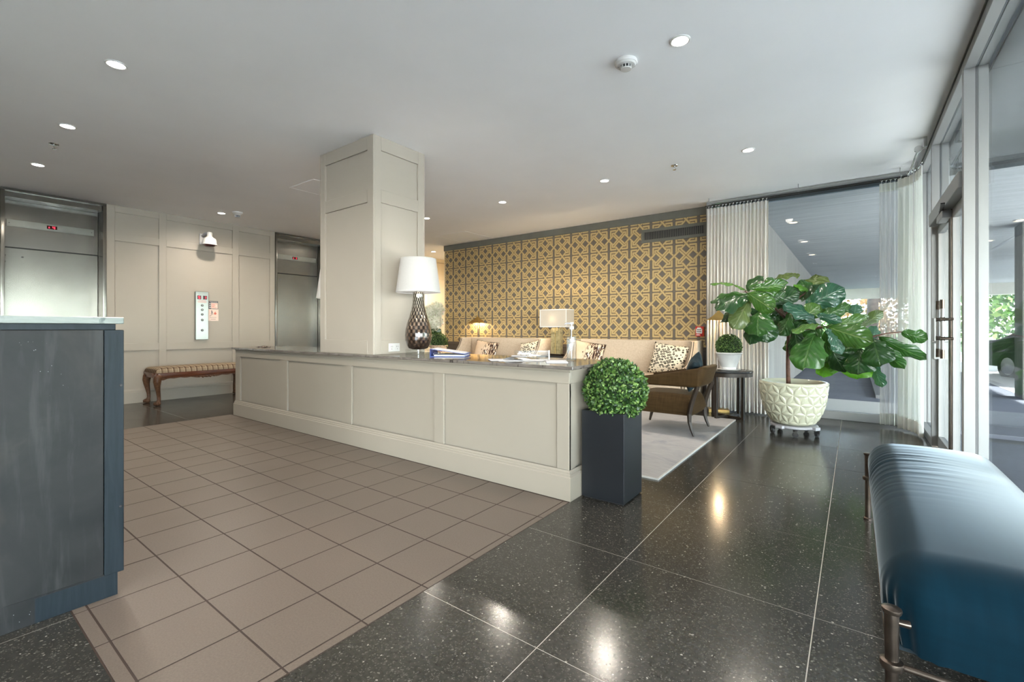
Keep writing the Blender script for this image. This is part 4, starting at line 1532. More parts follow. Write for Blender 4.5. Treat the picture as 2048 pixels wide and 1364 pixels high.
cd = tag(obj('white_card', MB().box(-0.075, 0.075, -0.10, 0.10, 0.0, 0.006).xf(Matrix.Rotation(math.radians(35), 4, 'Z')), M['paper'], bevel=0.001), 'white booklet lying on the counter at the foot of the clear bottle', 'booklet')
cd.location = (-1.70, 2.80, CT + 0.0005)

hx, hy = -1.69, 3.0
st = thing('sanitiser_bottle', 'tall clear pump bottle of hand gel near the right end of the counter', 'bottle', (hx, hy, CT + 0.0005))
hc = (hx, hy, CT + 0.0005)
obj('bottle', MB().lathe([(0.0, 0.0), (0.034, 0.0), (0.037, 0.006), (0.037, 0.175), (0.034, 0.195), (0.022, 0.215), (0.014, 0.222), (0.014, 0.232)], hc, 32, cap=False), M['clear'], st, smooth=SM)
obj('gel', MB().lathe([(0.0, 0.003), (0.0345, 0.004), (0.0345, 0.165), (0.0, 0.165)], hc, 28, cap=False), M['liquid'], st, smooth=SM)
obj('collar', MB().lathe([(0.0, 0.232), (0.018, 0.232), (0.018, 0.25), (0.010, 0.254), (0.006, 0.256), (0.006, 0.272), (0.0, 0.272)], hc, 20, cap=False), M['white_plastic'], st, smooth=SM)
obj('pump_nozzle', MB().tube([(hx + 0.012, hy + 0.008, hc[2] + 0.277), (hx - 0.034, hy - 0.022, hc[2] + 0.276), (hx - 0.044, hy - 0.029, hc[2] + 0.268)], [0.009, 0.006, 0.004], 10), M['grey_plastic'], st, smooth=SM)
obj('dip_tube', MB().tube([(hx, hy, hc[2] + 0.01), (hx, hy, hc[2] + 0.235)], 0.003, 8), M['white_plastic'], st)

# ================================================================== DARK RECEPTION DESK, LEFT
dx1, dy1 = -2.43, 0.553
dk = thing('dark_desk', 'tall blue-black stained reception desk at the left edge of the room', 'reception desk', (-3.4, 0.0, 0))
obj('carcass', MB().box(-4.6, dx1 - 0.012, -0.9, dy1 - 0.02, 0.095, 1.105), M['zinc'], dk)
obj('end_panel', MB().box(dx1 - 0.012, dx1, -0.88, 0.493, 0.0992, 1.089), M['zinc'], dk, bevel=0.0015)
obj('edge_board', MB().box(dx1 - 0.06, dx1 + 0.002, 0.4955, dy1 + 0.004, 0.092, 1.089), M['blue_wood'], dk, bevel=0.002)
obj('top_rail', MB().box(dx1 - 0.05, dx1 - 0.001, -0.9, 0.531, 1.0905, 1.113), M['blue_wood'], dk, bevel=0.001)
obj('plinth', MB().box(-4.56, dx1 - 0.004, -0.88, dy1 - 0.016, 0.0005, 0.0985), M['zinc'], dk)
obj('toe_board', MB().box(dx1 - 0.05, dx1 - 0.0035, 0.30, dy1 - 0.0155, 0.0008, 0.0915), M['blue_wood'], dk)
for z in (0.36, 0.86):
    obj('knot', MB().lathe([(0, 0), (0.006, 0.0), (0.004, 0.002), (0, 0.002)], (dx1 + 0.002, dy1 - 0.006, z), 8, axis='x', cap=False), M['black_plastic'], dk)
tag(obj('desk_countertop', MB().box(-4.65, dx1 + 0.012, -0.95, dy1 + 0.002, 1.114, 1.141), M['quartz_pale'], bevel=0.002), 'pale green veined stone slab on top of the dark desk', 'countertop')

# ================================================================== LIFT WALL FITTINGS
py0, py1, pz0, pz1 = 2.838, 3.018, 0.915, 1.690
cp = thing('lift_call_panel', 'tall steel lift call panel with buttons on the white panelled wall', 'call panel', (XE, 2.93, 0.915))
xp = XE - R_
obj('back_box', MB().box(xp, XE + 0.03, py0, py1, pz0, pz1), M['steel_plate'], cp, bevel=0.003)
obj('face_plate', MB().box(XE + 0.030, XE + 0.034, py0 + 0.003, py1 - 0.003, pz0 + 0.003, pz1 - 0.003), M['steel_plate'], cp, bevel=0.001)
xf_ = XE + 0.0342
for yy, ch in ((2.885, '5'), (2.967, '1')):
    d = obj('floor_display', MB().box(xf_, xf_ + 0.003, yy - 0.028, yy + 0.028, 1.565, 1.626), M['led_glass'], cp)
    digit(ch, xf_ + 0.005, yy - 0.010, 1.578, 0.036, d, M['red_led'])
for z in (1.468, 1.397, 1.322, 1.233, 1.066):
    b = obj('call_button', MB().lathe([(0.0, 0.0), (0.019, 0.0), (0.019, 0.005), (0.016, 0.007), (0.0, 0.007)], (xf_, 2.928, z), 20, axis='x', cap=False), M['alu_dark'], cp, smooth=SM)
    obj('button_centre', MB().lathe([(0.0, 0.007), (0.010, 0.007), (0.009, 0.010), (0.0, 0.010)], (xf_, 2.928, z), 16, axis='x', cap=False), M['alu'], b)
en = MB()
for z, w in ((1.547, 0.10), (1.532, 0.13), (1.516, 0.12)):
    en.box(xf_, xf_ + 0.0006, 2.928 - w / 2, 2.928 + w / 2, z - 0.0025, z + 0.0025)
obj('engraved_lines', en, M['red_ink'], cp)

ny0, ny1 = 3.040, 3.182
xs_ = XE - R_ + 0.0005
s1 = thing('notice_sign', 'dark bordered notice with red text, upper one beside the lift call panel', 'sign', (xs_, 3.11, 1.43))
obj('plate', MB().box(xs_, xs_ + 0.003, ny0, ny1 - 0.006, 1.418, 1.548), M['ink'], s1)
obj('white_field', MB().box(xs_ + 0.003, xs_ + 0.0036, ny0 + 0.032, ny1 - 0.011, 1.424, 1.518), M['pink_card'], s1)
tl = MB()
for k, w in enumerate((0.085, 0.05, 0.06, 0.04, 0.075)):
    tl.box(xs_ + 0.0036, xs_ + 0.004, ny0 + 0.040, ny0 + 0.040 + w, 1.502 - k * 0.015 - 0.004, 1.502 - k * 0.015 + 0.002)
obj('text_lines', tl, M['red_ink'], s1)
hl = MB().box(xs_ + 0.003, xs_ + 0.0035, ny0 + 0.01, ny1 - 0.014, 1.530, 1.534)
for k in range(3):
    hl.box(xs_ + 0.003, xs_ + 0.0035, ny0 + 0.010, ny0 + 0.024, 1.432 + k * 0.03, 1.450 + k * 0.03)
obj('header_marks', hl, M['frost'], s1)
s2_ = thing('stair_sign', 'pale fire-stairs sign with flame pictogram, lower one beside the lift call panel', 'sign', (xs_, 3.11, 1.23))
obj('plate', MB().box(xs_, xs_ + 0.003, ny0 - 0.006, ny1, 1.222, 1.412), M['pink_card'], s2_)
fg = MB()
for k in range(4):
    fg.box(xs_ + 0.003, xs_ + 0.0036, ny0 + 0.012 + k * 0.013, ny0 + 0.026 + k * 0.013, 1.300 + k * 0.010, 1.306 + k * 0.010)
fg.lathe([(0, 0), (0.007, 0), (0.007, 0.0006), (0, 0.0006)], (xs_ + 0.003, ny0 + 0.042, 1.386), 10, axis='x', cap=False)
fg.bar((xs_ + 0.0033, ny0 + 0.042, 1.378), (xs_ + 0.0033, ny0 + 0.046, 1.355), 0.0006, 0.012, up=(0, 1, 0))
fg.bar((xs_ + 0.0033, ny0 + 0.045, 1.356), (xs_ + 0.0033, ny0 + 0.032, 1.330), 0.0006, 0.007, up=(0, 1, 0))
fg.bar((xs_ + 0.0033, ny0 + 0.047, 1.356), (xs_ + 0.0033, ny0 + 0.058, 1.340), 0.0006, 0.007, up=(0, 1, 0))
fg.bar((xs_ + 0.0033, ny0 + 0.042, 1.374), (xs_ + 0.0033, ny0 + 0.058, 1.364), 0.0006, 0.006, up=(0, 1, 0))
obj('stair_figure', fg, M['ink'], s2_)
fl = [(0.0, 0.0), (0.016, 0.008), (0.021, 0.022), (0.017, 0.036), (0.011, 0.030), (0.009, 0.046), (0.002, 0.060), (0.0, 0.042), (-0.008, 0.034), (-0.012, 0.040), (-0.018, 0.024), (-0.014, 0.008)]
obj('flame', MB().prism([(ny0 + 0.092 + a, 1.322 + b) for a, b in fl], 'x', xs_ + 0.003, xs_ + 0.0036), M['red_ink'], s2_)
obj('text_lines', MB().box(xs_ + 0.003, xs_ + 0.0036, ny0 + 0.012, ny1 - 0.03, 1.276, 1.280).box(xs_ + 0.003, xs_ + 0.0036, ny0 + 0.03, ny1 - 0.04, 1.246, 1.251), M['ink'], s2_)

# security camera
qy, qz = 2.985, 2.43
qx = XE + 0.17
sc = thing('security_camera', 'white dome security camera on a bracket high on the panelled wall', 'security camera', (XE, qy, 2.5))
obj('wall_plate', MB().box(XE - R_, XE + 0.012, qy - 0.085, qy - 0.005, 2.455, 2.63), M['white_plastic'], sc, bevel=0.003)
obj('bracket_arm', MB().tube([(XE + 0.01, qy - 0.045, 2.59), (XE + 0.07, qy - 0.02, 2.63), (qx - 0.03, qy, 2.635), (qx, qy, 2.60)], [0.022, 0.022, 0.022, 0.024], 12), M['grey_plastic'], sc, smooth=True)
obj('housing', MB().lathe([(0.0, 0.215), (0.030, 0.213), (0.036, 0.20), (0.036, 0.15), (0.05, 0.13), (0.085, 0.108), (0.095, 0.085), (0.097, 0.03), (0.105, 0.018), (0.105, 0.010), (0.0, 0.008)], (qx, qy, qz), 36, cap=False), M['white_plastic'], sc, smooth=SM)
obj('dome', MB().lathe([(0.080, 0.008), (0.074, -0.008), (0.05, -0.018), (0.0, -0.024)], (qx, qy, qz), 32, cap=False), M['led_glass'], sc, smooth=True)

# ---- carved bench by the lifts
bx0, bx1, by0, by1 = -8.40, -7.86, 2.15, 3.42
eb = thing('carved_bench', 'carved wooden bench with plaid seat and claw feet under the call panel', 'bench', ((bx0 + bx1) / 2, (by0 + by1) / 2, 0))


def cushion(b, x0, x1, y0, y1, z0, z1, r, nu=20, nv=32, crown=0.02):
    def f(u, v):
        a, c = u * 2 - 1, v * 2 - 1
        x, y = (x0 + x1) / 2 + (x1 - x0) / 2 * a, (y0 + y1) / 2 + (y1 - y0) / 2 * c
        ex = min(x - x0, x1 - x)
        ey = min(y - y0, y1 - y)
        k = 1.0
        for e in (ex, ey):
            if e < r:
                k *= math.sqrt(max(0, 1 - ((r - e) / r) ** 2))
        return (x, y, z0 + (z1 - z0 - crown) * k + crown * k * (1 - a * a) * (1 - c * c * 0.6))
    vals = lambda n, w: sorted(set([i / n for i in range(n + 1)] + [r / w * t for t in (0.08, 0.25, 0.5)] + [1 - r / w * t for t in (0.08, 0.25, 0.5)]))
    us, vs_ = vals(nu, x1 - x0), vals(nv, y1 - y0)
    P = [f(u, v) for v in vs_ for u in us]
    n = len(us)
    F = [(j * n + i, j * n + i + 1, (j + 1) * n + i + 1, (j + 1) * n + i) for j in range(len(vs_) - 1) for i in range(n - 1)]
    b.add(P, F)
    b.add([(x0, y0, z0), (x1, y0, z0), (x1, y1, z0), (x0, y1, z0)], [(3, 2, 1, 0)])
    return b


obj('plaid_cushion', cushion(MB(), bx0 + 0.005, bx1 - 0.005, by0 + 0.005, by1 - 0.005, 0.462, 0.545, 0.05), M['plaid'], eb, smooth=True)
ap = MB().box(bx0, bx1, by0, by0 + 0.03, 0.392, 0.461).box(bx0, bx1, by1 - 0.03, by1, 0.392, 0.461).box(bx1 - 0.03, bx1, by0 + 0.03, by1 - 0.03, 0.392, 0.461).box(bx0, bx0 + 0.03, by0 + 0.03, by1 - 0.03, 0.392, 0.461)
obj('apron', ap, M['mahogany'], eb, bevel=0.004, seg=2, smooth=SM)
n = 28
cf = [(by0 + 0.05 + (by1 - by0 - 0.1) * k / n, 0.392 - 0.012 - 0.018 * math.exp(-((k / n - 0.5) / 0.16) ** 2) - 0.020 * (math.exp(-(k / n / 0.08) ** 2) + math.exp(-((1 - k / n) / 0.08) ** 2)) - 0.005 * math.sin(k * 1.9)) for k in range(n + 1)]
obj('carved_fringe', MB().prism([(by0 + 0.05, 0.392)] + cf + [(by1 - 0.05, 0.392)], 'x', bx1 - 0.022, bx1 + 0.003), M['carved'], eb)
for k in range(5):
    zc = 0.375 - 0.008 * (k % 2)
    obj('carved_scroll', MB().lathe([(0, -0.006), (0.012, -0.004), (0.014, 0.0), (0.010, 0.006), (0, 0.008)], (bx1 + 0.003, (by0 + by1) / 2 - 0.10 + 0.05 * k, zc), 10, axis='x', cap=False), M['carved'], eb, smooth=True)
for lx, ly, ox_, oy_ in ((bx1 - 0.05, by0 + 0.05, 1, -1), (bx0 + 0.05, by0 + 0.05, -1, -1), (bx1 - 0.05, by1 - 0.05, 1, 1), (bx0 + 0.05, by1 - 0.05, -1, 1)):
    s_ = 0.72
    path = [(0.0, 0.45, 0.046), (0.022, 0.39, 0.052), (0.034, 0.34, 0.048), (0.030, 0.28, 0.038), (0.014, 0.21, 0.029), (0.000, 0.14, 0.023), (-0.004, 0.085, 0.021), (0.006, 0.055, 0.026), (0.016, 0.030, 0.038)]
    if ox_ < 0:
        ox_k = 0.35
    else:
        ox_k = 1
    lg = MB().tube([(lx + p * s_ * ox_ * ox_k, ly + p * s_ * oy_, z) for p, z, r in path], [r for p, z, r in path], 14)
    leg = obj('leg', lg, M['carved'], eb, smooth=True)
    cb = MB().lathe([(0, 0.0005), (0.026, 0.003), (0.040, 0.018), (0.038, 0.036), (0.022, 0.050), (0, 0.054)], (lx + 0.014 * ox_ * ox_k, ly + 0.014 * oy_, 0), 16, cap=False)
    for q in range(4):
        a = math.atan2(oy_, ox_) + (q - 1.5) * 0.7
        cb.tube([(lx + 0.014 * ox_ * ox_k + math.cos(a) * 0.026, ly + 0.014 * oy_ + math.sin(a) * 0.026, 0.052), (lx + 0.014 * ox_ * ox_k + math.cos(a) * 0.043, ly + 0.014 * oy_ + math.sin(a) * 0.043, 0.030), (lx + 0.014 * ox_ * ox_k + math.cos(a) * 0.043, ly + 0.014 * oy_ + math.sin(a) * 0.043, 0.008)], [0.011, 0.011, 0.006], 7)
    obj('claw_foot', cb, M['carved'], leg, smooth=True)
LEAVES = [
 (-0.873, 5.117, 1.478, -1.197, 5.037, 1.558, 0.1, 1, 0.22, 1),
 (-0.877, 5.164, 1.446, -1.207, 5.091, 1.364, 0.145, 0.5, 0.25, 0),
 (-0.847, 5.061, 1.408, -1.09, 4.804, 1.278, 0.211, 0.25, 0.2, -1),
 (-0.884, 5.208, 1.358, -1.136, 5.207, 1.157, 0.128, 0.6, 0.2, -1),
 (-0.842, 5.052, 1.368, -0.943, 4.852, 1.092, 0.181, -0.3, 0.15, 2),
 (-0.743, 5.064, 1.269, -0.743, 4.939, 1.025, 0.262, 0.2, 0.2, 0),
 (-0.738, 5.193, 1.238, -0.695, 5.162, 0.952, 0.239, -0.3, 0.15, -1),
 (-0.843, 4.989, 1.447, -0.603, 4.944, 1.262, 0.167, 0.35, 0.12, 1),
 (-0.855, 5.13, 1.505, -0.533, 5.346, 1.552, 0.121, 0.9, 0.2, 1),
 (-0.888, 5.33, 1.484, -0.824, 5.565, 1.667, 0.153, -0.4, 0.2, -1),
 (-0.812, 5.262, 1.44, -0.61, 5.351, 1.539, 0.164, 0.5, 0.2, 1),
 (-0.703, 5.531, 1.441, -0.476, 5.701, 1.488, 0.149, 0.5, 0.2, -1),
 (-0.718, 5.395, 1.398, -0.559, 5.452, 1.44, 0.121, 0.6, 0.2, 0),
 (-0.694, 5.725, 1.63, -0.504, 5.992, 1.704, 0.155, -0.5, 0.15, 2),
 (-0.371, 5.904, 1.477, -0.522, 5.729, 1.563, 0.092, 0.5, 0.15, 3),
 (-0.371, 6.029, 1.514, -0.335, 6.118, 1.693, 0.245, -0.3, 0.2, 2),
 (-0.379, 5.961, 1.423, -0.499, 5.933, 1.475, 0.131, 0.3, 0.2, 0),
 (-0.407, 5.627, 1.316, -0.08, 5.685, 1.503, 0.244, 0.3, 0.22, -2),
 (-0.3, 5.545, 1.145, -0.571, 5.317, 1.335, 0.158, 0.3, 0.2, -2),
 (-0.371, 5.592, 1.151, -0.596, 5.449, 1.124, 0.18, 0.3, 0.15, -1),
 (-0.672, 5.679, 1.373, -0.626, 5.713, 1.04, 0.214, 0.2, 0.1, -1),
 (-0.56, 5.701, 1.351, -0.695, 5.599, 1.172, 0.177, 0.3, 0.1, -1),
 (-0.214, 5.397, 1.114, -0.468, 5.02, 1.059, 0.126, 0.7, 0.2, 1),
 (-0.3, 5.271, 1.046, -0.381, 5.023, 0.717, 0.286, 0.15, 0.2, 0),
 (-0.504, 5.617, 1.05, -0.526, 5.601, 0.811, 0.2, 0.4, 0.1, 0),
 (-0.243, 5.75, 0.786, -0.26, 5.8, 0.582, 0.169, 0.2, 0.1, 3),
 (-0.219, 5.706, 0.844, -0.206, 5.778, 0.677, 0.124, 0.5, 0.1, 0),
 (-0.205, 5.341, 1.107, 0.135, 5.284, 0.973, 0.209, 0.35, 0.15, 1),
 (-0.291, 5.302, 1.23, -0.094, 5.362, 1.155, 0.093, 0.6, 0.15, -2),
 (-0.219, 5.518, 1.12, 0.132, 5.718, 1.199, 0.131, 0.7, 0.15, 1),
 (0.029, 5.641, 1.108, 0.227, 5.852, 1.269, 0.109, 0.5, 0.2, 2),
 (-0.204, 5.317, 1.091, -0.093, 5.3, 0.85, 0.127, -0.5, 0.15, -2),
 (-0.059, 5.701, 0.956, -0.133, 5.645, 0.744, 0.184, 0.4, 0.15, -1),
 (0.053, 5.472, 0.907, 0.027, 5.328, 0.669, 0.234, 0.2, 0.2, -1),
 (0.035, 5.646, 0.868, 0.025, 5.576, 0.604, 0.273, 0.2, 0.15, 3),
 (0.139, 5.374, 0.998, 0.189, 5.262, 0.756, 0.227, 0.2, 0.25, -1),
 (0.154, 5.485, 0.996, 0.372, 5.586, 0.72, 0.129, 0.7, 0.15, 0),
 (0.347, 5.567, 1.066, 0.538, 5.623, 0.995, 0.122, 0.6, 0.25, 0),
 (0.178, 5.453, 1.022, 0.531, 5.643, 0.815, 0.123, 0.8, 0.12, 0),
 (0.153, 5.422, 0.763, 0.203, 5.397, 0.554, 0.099, 0.6, 0.15, -2),
 (0.135, 5.471, 1.004, 0.156, 5.549, 1.119, 0.104, 0.4, 0.2, -2),
 (-0.205, 5.716, 0.728, -0.131, 5.834, 0.649, 0.109, 0.3, 0.1, 3),
 (-0.005, 5.991, 1.232, 0.013, 6.067, 1.354, 0.145, 0.2, 0.15, -2),
 (-0.141, 5.952, 1.269, -0.04, 6.027, 1.354, 0.112, 0.5, 0.15, 0),
 (-0.244, 5.624, 1.219, -0.087, 5.742, 1.279, 0.104, 0.6, 0.2, 1),
 (-0.33, 5.747, 1.241, -0.224, 5.827, 1.312, 0.144, 0.4, 0.2, 0),
 (-0.27, 5.568, 1.108, -0.398, 5.447, 0.998, 0.178, 0.3, 0.15, 0),
 (-0.23, 5.448, 1.075, -0.21, 5.463, 0.826, 0.12, 0.6, 0.1, 0),
 (-0.462, 5.899, 1.459, -0.521, 5.855, 1.569, 0.145, 0.3, 0.1, 0),
 (-0.681, 5.422, 1.339, -0.448, 5.534, 1.465, 0.14, 0.3, 0.15, -1),
 (-0.632, 5.584, 1.185, -0.759, 5.489, 1.397, 0.155, 0.3, 0.1, -1),
 (-0.51, 5.488, 1.259, -0.612, 5.411, 1.018, 0.161, 0.3, 0.1, 0),
 (-0.448, 5.534, 1.182, -0.281, 5.597, 1.334, 0.166, 0.4, 0.15, 1),
 (-0.638, 5.642, 1.4, -0.753, 5.618, 1.646, 0.146, 0.3, 0.15, 0),
 (-0.424, 5.802, 1.4, -0.253, 5.93, 1.55, 0.157, 0.3, 0.2, -1),
 (-0.281, 5.597, 1.181, -0.076, 5.687, 1.321, 0.137, 0.3, 0.2, 0),
 (-0.195, 5.536, 0.931, -0.075, 5.564, 0.663, 0.176, 0.3, 0.1, -1),
 (-0.484, 5.445, 1.08, -0.438, 5.417, 0.779, 0.18, 0.3, 0.1, -1),
 (-0.868, 5.283, 1.391, -1.034, 5.158, 1.131, 0.141, 0.3, 0.1, 0),
 (-0.773, 5.266, 1.284, -0.852, 5.182, 0.927, 0.177, 0.2, 0.1, -1),
 (0.043, 5.589, 1.032, -0.073, 5.44, 0.864, 0.152, 0.3, 0.1, 0),
 (-0.632, 5.584, 1.291, -0.886, 5.394, 1.264, 0.166, 0.3, 0.1, -1),
 (-0.367, 5.969, 1.406, -0.481, 5.947, 1.63, 0.172, 0.3, 0.1, 0),
]

# ================================================================== BACK WALL FITTINGS
vx0, vx1, vz0, vz1 = -2.684, -1.700, 2.432, 2.640
vt = thing('wall_vent', 'long taupe slatted air vent high on the patterned wallpaper', 'vent', ((vx0 + vx1) / 2, YW, vz0))
fr = 0.045
vb = MB().box(vx0, vx1, YW - 0.016, YW - 0.0005, vz0, vz0 + fr).box(vx0, vx1, YW - 0.016, YW - 0.0005, vz1 - fr, vz1)
vb.box(vx0, vx0 + fr, YW - 0.016, YW - 0.0005, vz0 + fr, vz1 - fr).box(vx1 - fr, vx1, YW - 0.016, YW - 0.0005, vz0 + fr, vz1 - fr)
obj('frame', vb, M['taupe'], vt, bevel=0.002)
obj('duct_opening', MB().box(vx0 + fr, vx1 - fr, YW - 0.002, YW - 0.0005, vz0 + fr, vz1 - fr), M['black_plastic'], vt)
ns = 34
sl = obj('slat', MB().box(-0.004, 0.004, -0.012, -0.0022, vz0 + fr, vz1 - fr), M['taupe'])
sl.parent = vt
for k in range(ns):
    o = sl if k == 0 else place(sl, vt)
    o.location = (vx0 + fr + (vx1 - vx0 - 2 * fr) * (k + 0.5) / ns - vt.location.x, 0, -vz0)

fa = thing('fire_alarm', 'red fire alarm pull station on the wallpaper above the right sofa', 'fire alarm', (-1.79, YW, 0.98))
obj('backbox', MB().box(-1.846, -1.736, YW - 0.055, YW - 0.0005, 0.985, 1.122), M['alarm_orange'], fa, bevel=0.004)
obj('face', MB().box(-1.850, -1.744, YW - 0.068, YW - 0.0552, 0.980, 1.124), M['alarm_red'], fa, bevel=0.004)
hd = obj('pull_handle', MB().prism([(-1.832, 1.022), (-1.762, 1.022), (-1.756, 1.034), (-1.756, 1.092), (-1.770, 1.092), (-1.772, 1.110), (-1.822, 1.110), (-1.824, 1.092), (-1.838, 1.092), (-1.838, 1.034)], 'y', YW - 0.082, YW - 0.0682), M['frost'], fa, bevel=0.002)
obj('dark_band', MB().box(-1.830, -1.764, YW - 0.0835, YW - 0.0822, 1.072, 1.082).box(-1.830, -1.764, YW - 0.0835, YW - 0.0822, 1.047, 1.058).box(-1.828, -1.766, YW - 0.0835, YW - 0.0822, 1.031, 1.035), M['ink'], hd)
obj('white_legend', MB().box(-1.838, -1.79, YW - 0.0692, YW - 0.0682, 0.997, 1.008), M['frost'], fa)
obj('key_lock', MB().lathe([(0, 0), (0.009, 0), (0.008, 0.006), (0, 0.006)], (-1.762, YW - 0.0742, 1.002), 12, axis='y', cap=False), M['black_metal'], fa)

jb = thing('junction_box', 'taupe painted wall box between the fire alarm and the curtain', 'wall box', (-1.69, YW, 0.8))
obj('cover', MB().box(-1.722, -1.661, YW - 0.06, YW - 0.0005, 0.86, 1.07), M['taupe_dark'], jb, bevel=0.003)
obj('screw', MB().lathe([(0, 0), (0.005, 0), (0.004, -0.003), (0, -0.003)], (-1.69, YW - 0.06, 0.99), 8, axis='y', cap=False), M['alu'], jb)


# ================================================================== SOFAS AND PILLOWS
def wing_sofa(x0, x1, lab):
    t = thing('settee', lab, 'sofa', ((x0 + x1) / 2, 6.45, 0.0005), group='pair of oatmeal linen settees')
    yb, yf, zt = 6.90, 6.02, 0.925
    obj('back', MB().box(x0 + 0.055, x1 - 0.055, yb - 0.17, yb, 0.16, zt), M['linen'], t, bevel=0.018, seg=3, smooth=SM)
    obj('seat_base', MB().box(x0 + 0.055, x1 - 0.055, yf, yb - 0.172, 0.16, 0.30), M['linen'], t, bevel=0.01, seg=2, smooth=SM)
    m = (x0 + x1) / 2
    for a, b in ((x0 + 0.058, m - 0.002), (m + 0.002, x1 - 0.058)):
        obj('seat_cushion', cushion(MB(), a, b, yf - 0.015, yb - 0.173, 0.301, 0.455, 0.05, crown=0.015), M['linen'], t, smooth=True)
    n = 14
    prof = [(yb, 0.16), (yb, zt), (6.50, zt)]
    for k in range(n + 1):
        a = k / n
        prof.append((6.46 - 0.42 * a ** 1.25, zt - 0.012 - (zt - 0.60) * (1 - (1 - a) ** 2.4)))
    prof += [(yf, 0.56), (yf, 0.16)]
    for a, b in ((x0, x0 + 0.054), (x1 - 0.054, x1)):
        arm = obj('wing_arm', MB().prism(prof, 'x', a, b), M['linen'], t, bevel=0.006, seg=2, smooth=SM)
        pts = [(y - 0.002, z) for y, z in prof[2:]]
        for xx in (a + 0.012, b - 0.012):
            tb = MB()
            for (ya, za), (yc, zc) in zip(pts[1:], pts[2:]):
                tb.bar((xx, ya, za), (xx, yc, zc), 0.009, 0.005, up=(0, 0.7, 0.7))
            obj('tape_trim', tb, M['tape'], arm)
    for lx in (x0 + 0.09, x1 - 0.09):
        for ly in (yf + 0.06, yb - 0.06):
            obj('leg', MB().lathe([(0.014, 0.0), (0.024, 0.158), (0.0, 0.158)], (lx, ly, 0.0005), 10), M['walnut'], t, smooth=SM)
    return t


wing_sofa(-6.08, -4.225, 'oatmeal linen settee left of the glass-brick table lamp')
wing_sofa(-3.685, -1.735, 'oatmeal linen settee right of the glass-brick table lamp, behind the armchair')


def pillow(name, lab, c, w, h, t, mat, lean=0.25, roll=0.0, yaw=0.0, cat='pillow', pinch=0.10, pipe=None):
    o = MB()
    n = 18

    def side(s):
        def f(u, v):
            a, b = 2 * u - 1, 2 * v - 1
            e = (1 - abs(a) ** 2.6) * (1 - abs(b) ** 2.6)
            k = 1 - pinch * (1 - abs(b) ** 2) * abs(a) ** 2 * 0.5
            k2 = 1 - pinch * (1 - abs(a) ** 2) * abs(b) ** 2 * 0.5
            wr = 0.004 * math.sin(a * 9 + b * 5) * e
            return (a * w / 2 * k, s * (t / 2 * max(0, e) ** 0.55 + wr) , b * h / 2 * k2)
        return f
    o.grid(side(-1), n, n)
    o.grid(side(1), n, n)
    ob = obj(name, o, mat, smooth=True)
    me = ob.data
    bm = bmesh.new()
    bm.from_mesh(me)
    bmesh.ops.remove_doubles(bm, verts=bm.verts, dist=0.0005)
    bmesh.ops.recalc_face_normals(bm, faces=bm.faces)
    bm.to_mesh(me)
    bm.free()
    me.polygons.foreach_set('use_smooth', [True] * len(me.polygons))
    ob.rotation_euler = (Matrix.Rotation(yaw, 3, 'Z') @ Matrix.Rotation(lean, 3, 'X') @ Matrix.Rotation(roll, 3, 'Y')).to_euler()
    ob.location = c
    if pipe:
        e = []
        for k in range(61):
            s = k / 15
            q = int(s) % 4
            f_ = s - int(s)
            a, b = ((-1 + 2 * f_, -1), (1, -1 + 2 * f_), (1 - 2 * f_, 1), (-1, 1 - 2 * f_))[q]
            kk = 1 - pinch * (1 - abs(b) ** 2) * abs(a) ** 2 * 0.5
            k2 = 1 - pinch * (1 - abs(a) ** 2) * abs(b) ** 2 * 0.5
            e.append((a * w / 2 * kk, 0, b * h / 2 * k2))
        obj('piping', MB().tube(e, 0.004, 6, cap=False), pipe, ob, local=True, smooth=True)
    return tag(ob, lab, cat)


pillow('print_pillow', 'brown brush-stroke printed pillow on the left settee, behind the blue binder', (-5.48, 6.50, 0.665), 0.52, 0.40, 0.15, M['brush'], -0.28, 0.10, 0.05, pipe=M['tape'])
pillow('print_pillow', 'brown brush-stroke printed pillow on the right settee, right of the clear pump bottle', (-3.39, 6.50, 0.68), 0.57, 0.42, 0.15, M['brush'], -0.28, 0.14, 0.05, pipe=M['tape'])
pillow('spotted_pillow', 'cream pillow with black ringed spots on the left settee beside the tape-trimmed arm', (-4.49, 6.50, 0.665), 0.42, 0.42, 0.15, M['spots'], -0.28, -0.16, -0.1)
pillow('spotted_pillow', 'larger cream pillow with black ringed spots leaning at the right settee end, behind the armchair', (-2.10, 6.47, 0.655), 0.52, 0.46, 0.16, M['spots'], -0.30, 0.13, -0.1)

# ================================================================== LAMP TABLE AND GLASS-BRICK LAMP
lx, ly = -3.955, 6.53
t = thing('lamp_table', 'small square dark table between the two settees', 'table', (lx, ly, 0.0005))
obj('table_top', MB().box(lx - 0.24, lx + 0.24, ly - 0.26, ly + 0.26, 0.615, 0.655), M['ebony'], t, bevel=0.003)
for i in (-1, 1):
    for j in (-1, 1):
        obj('leg', MB().box(lx + i * 0.21 - 0.02, lx + i * 0.21 + 0.02, ly + j * 0.23 - 0.02, ly + j * 0.23 + 0.02, 0.0005, 0.615), M['ebony'], t, bevel=0.002)
t = thing('brick_lamp', 'table lamp with rectangular white shade on a glass brick body, between the settees', 'lamp', (lx, ly, 0.6555))
obj('base_plate', MB().box(lx - 0.125, lx + 0.125, ly - 0.07, ly + 0.07, 0.6555, 0.675), M['bronze'], t, bevel=0.002)
rnd = random.Random(5)
z = 0.676
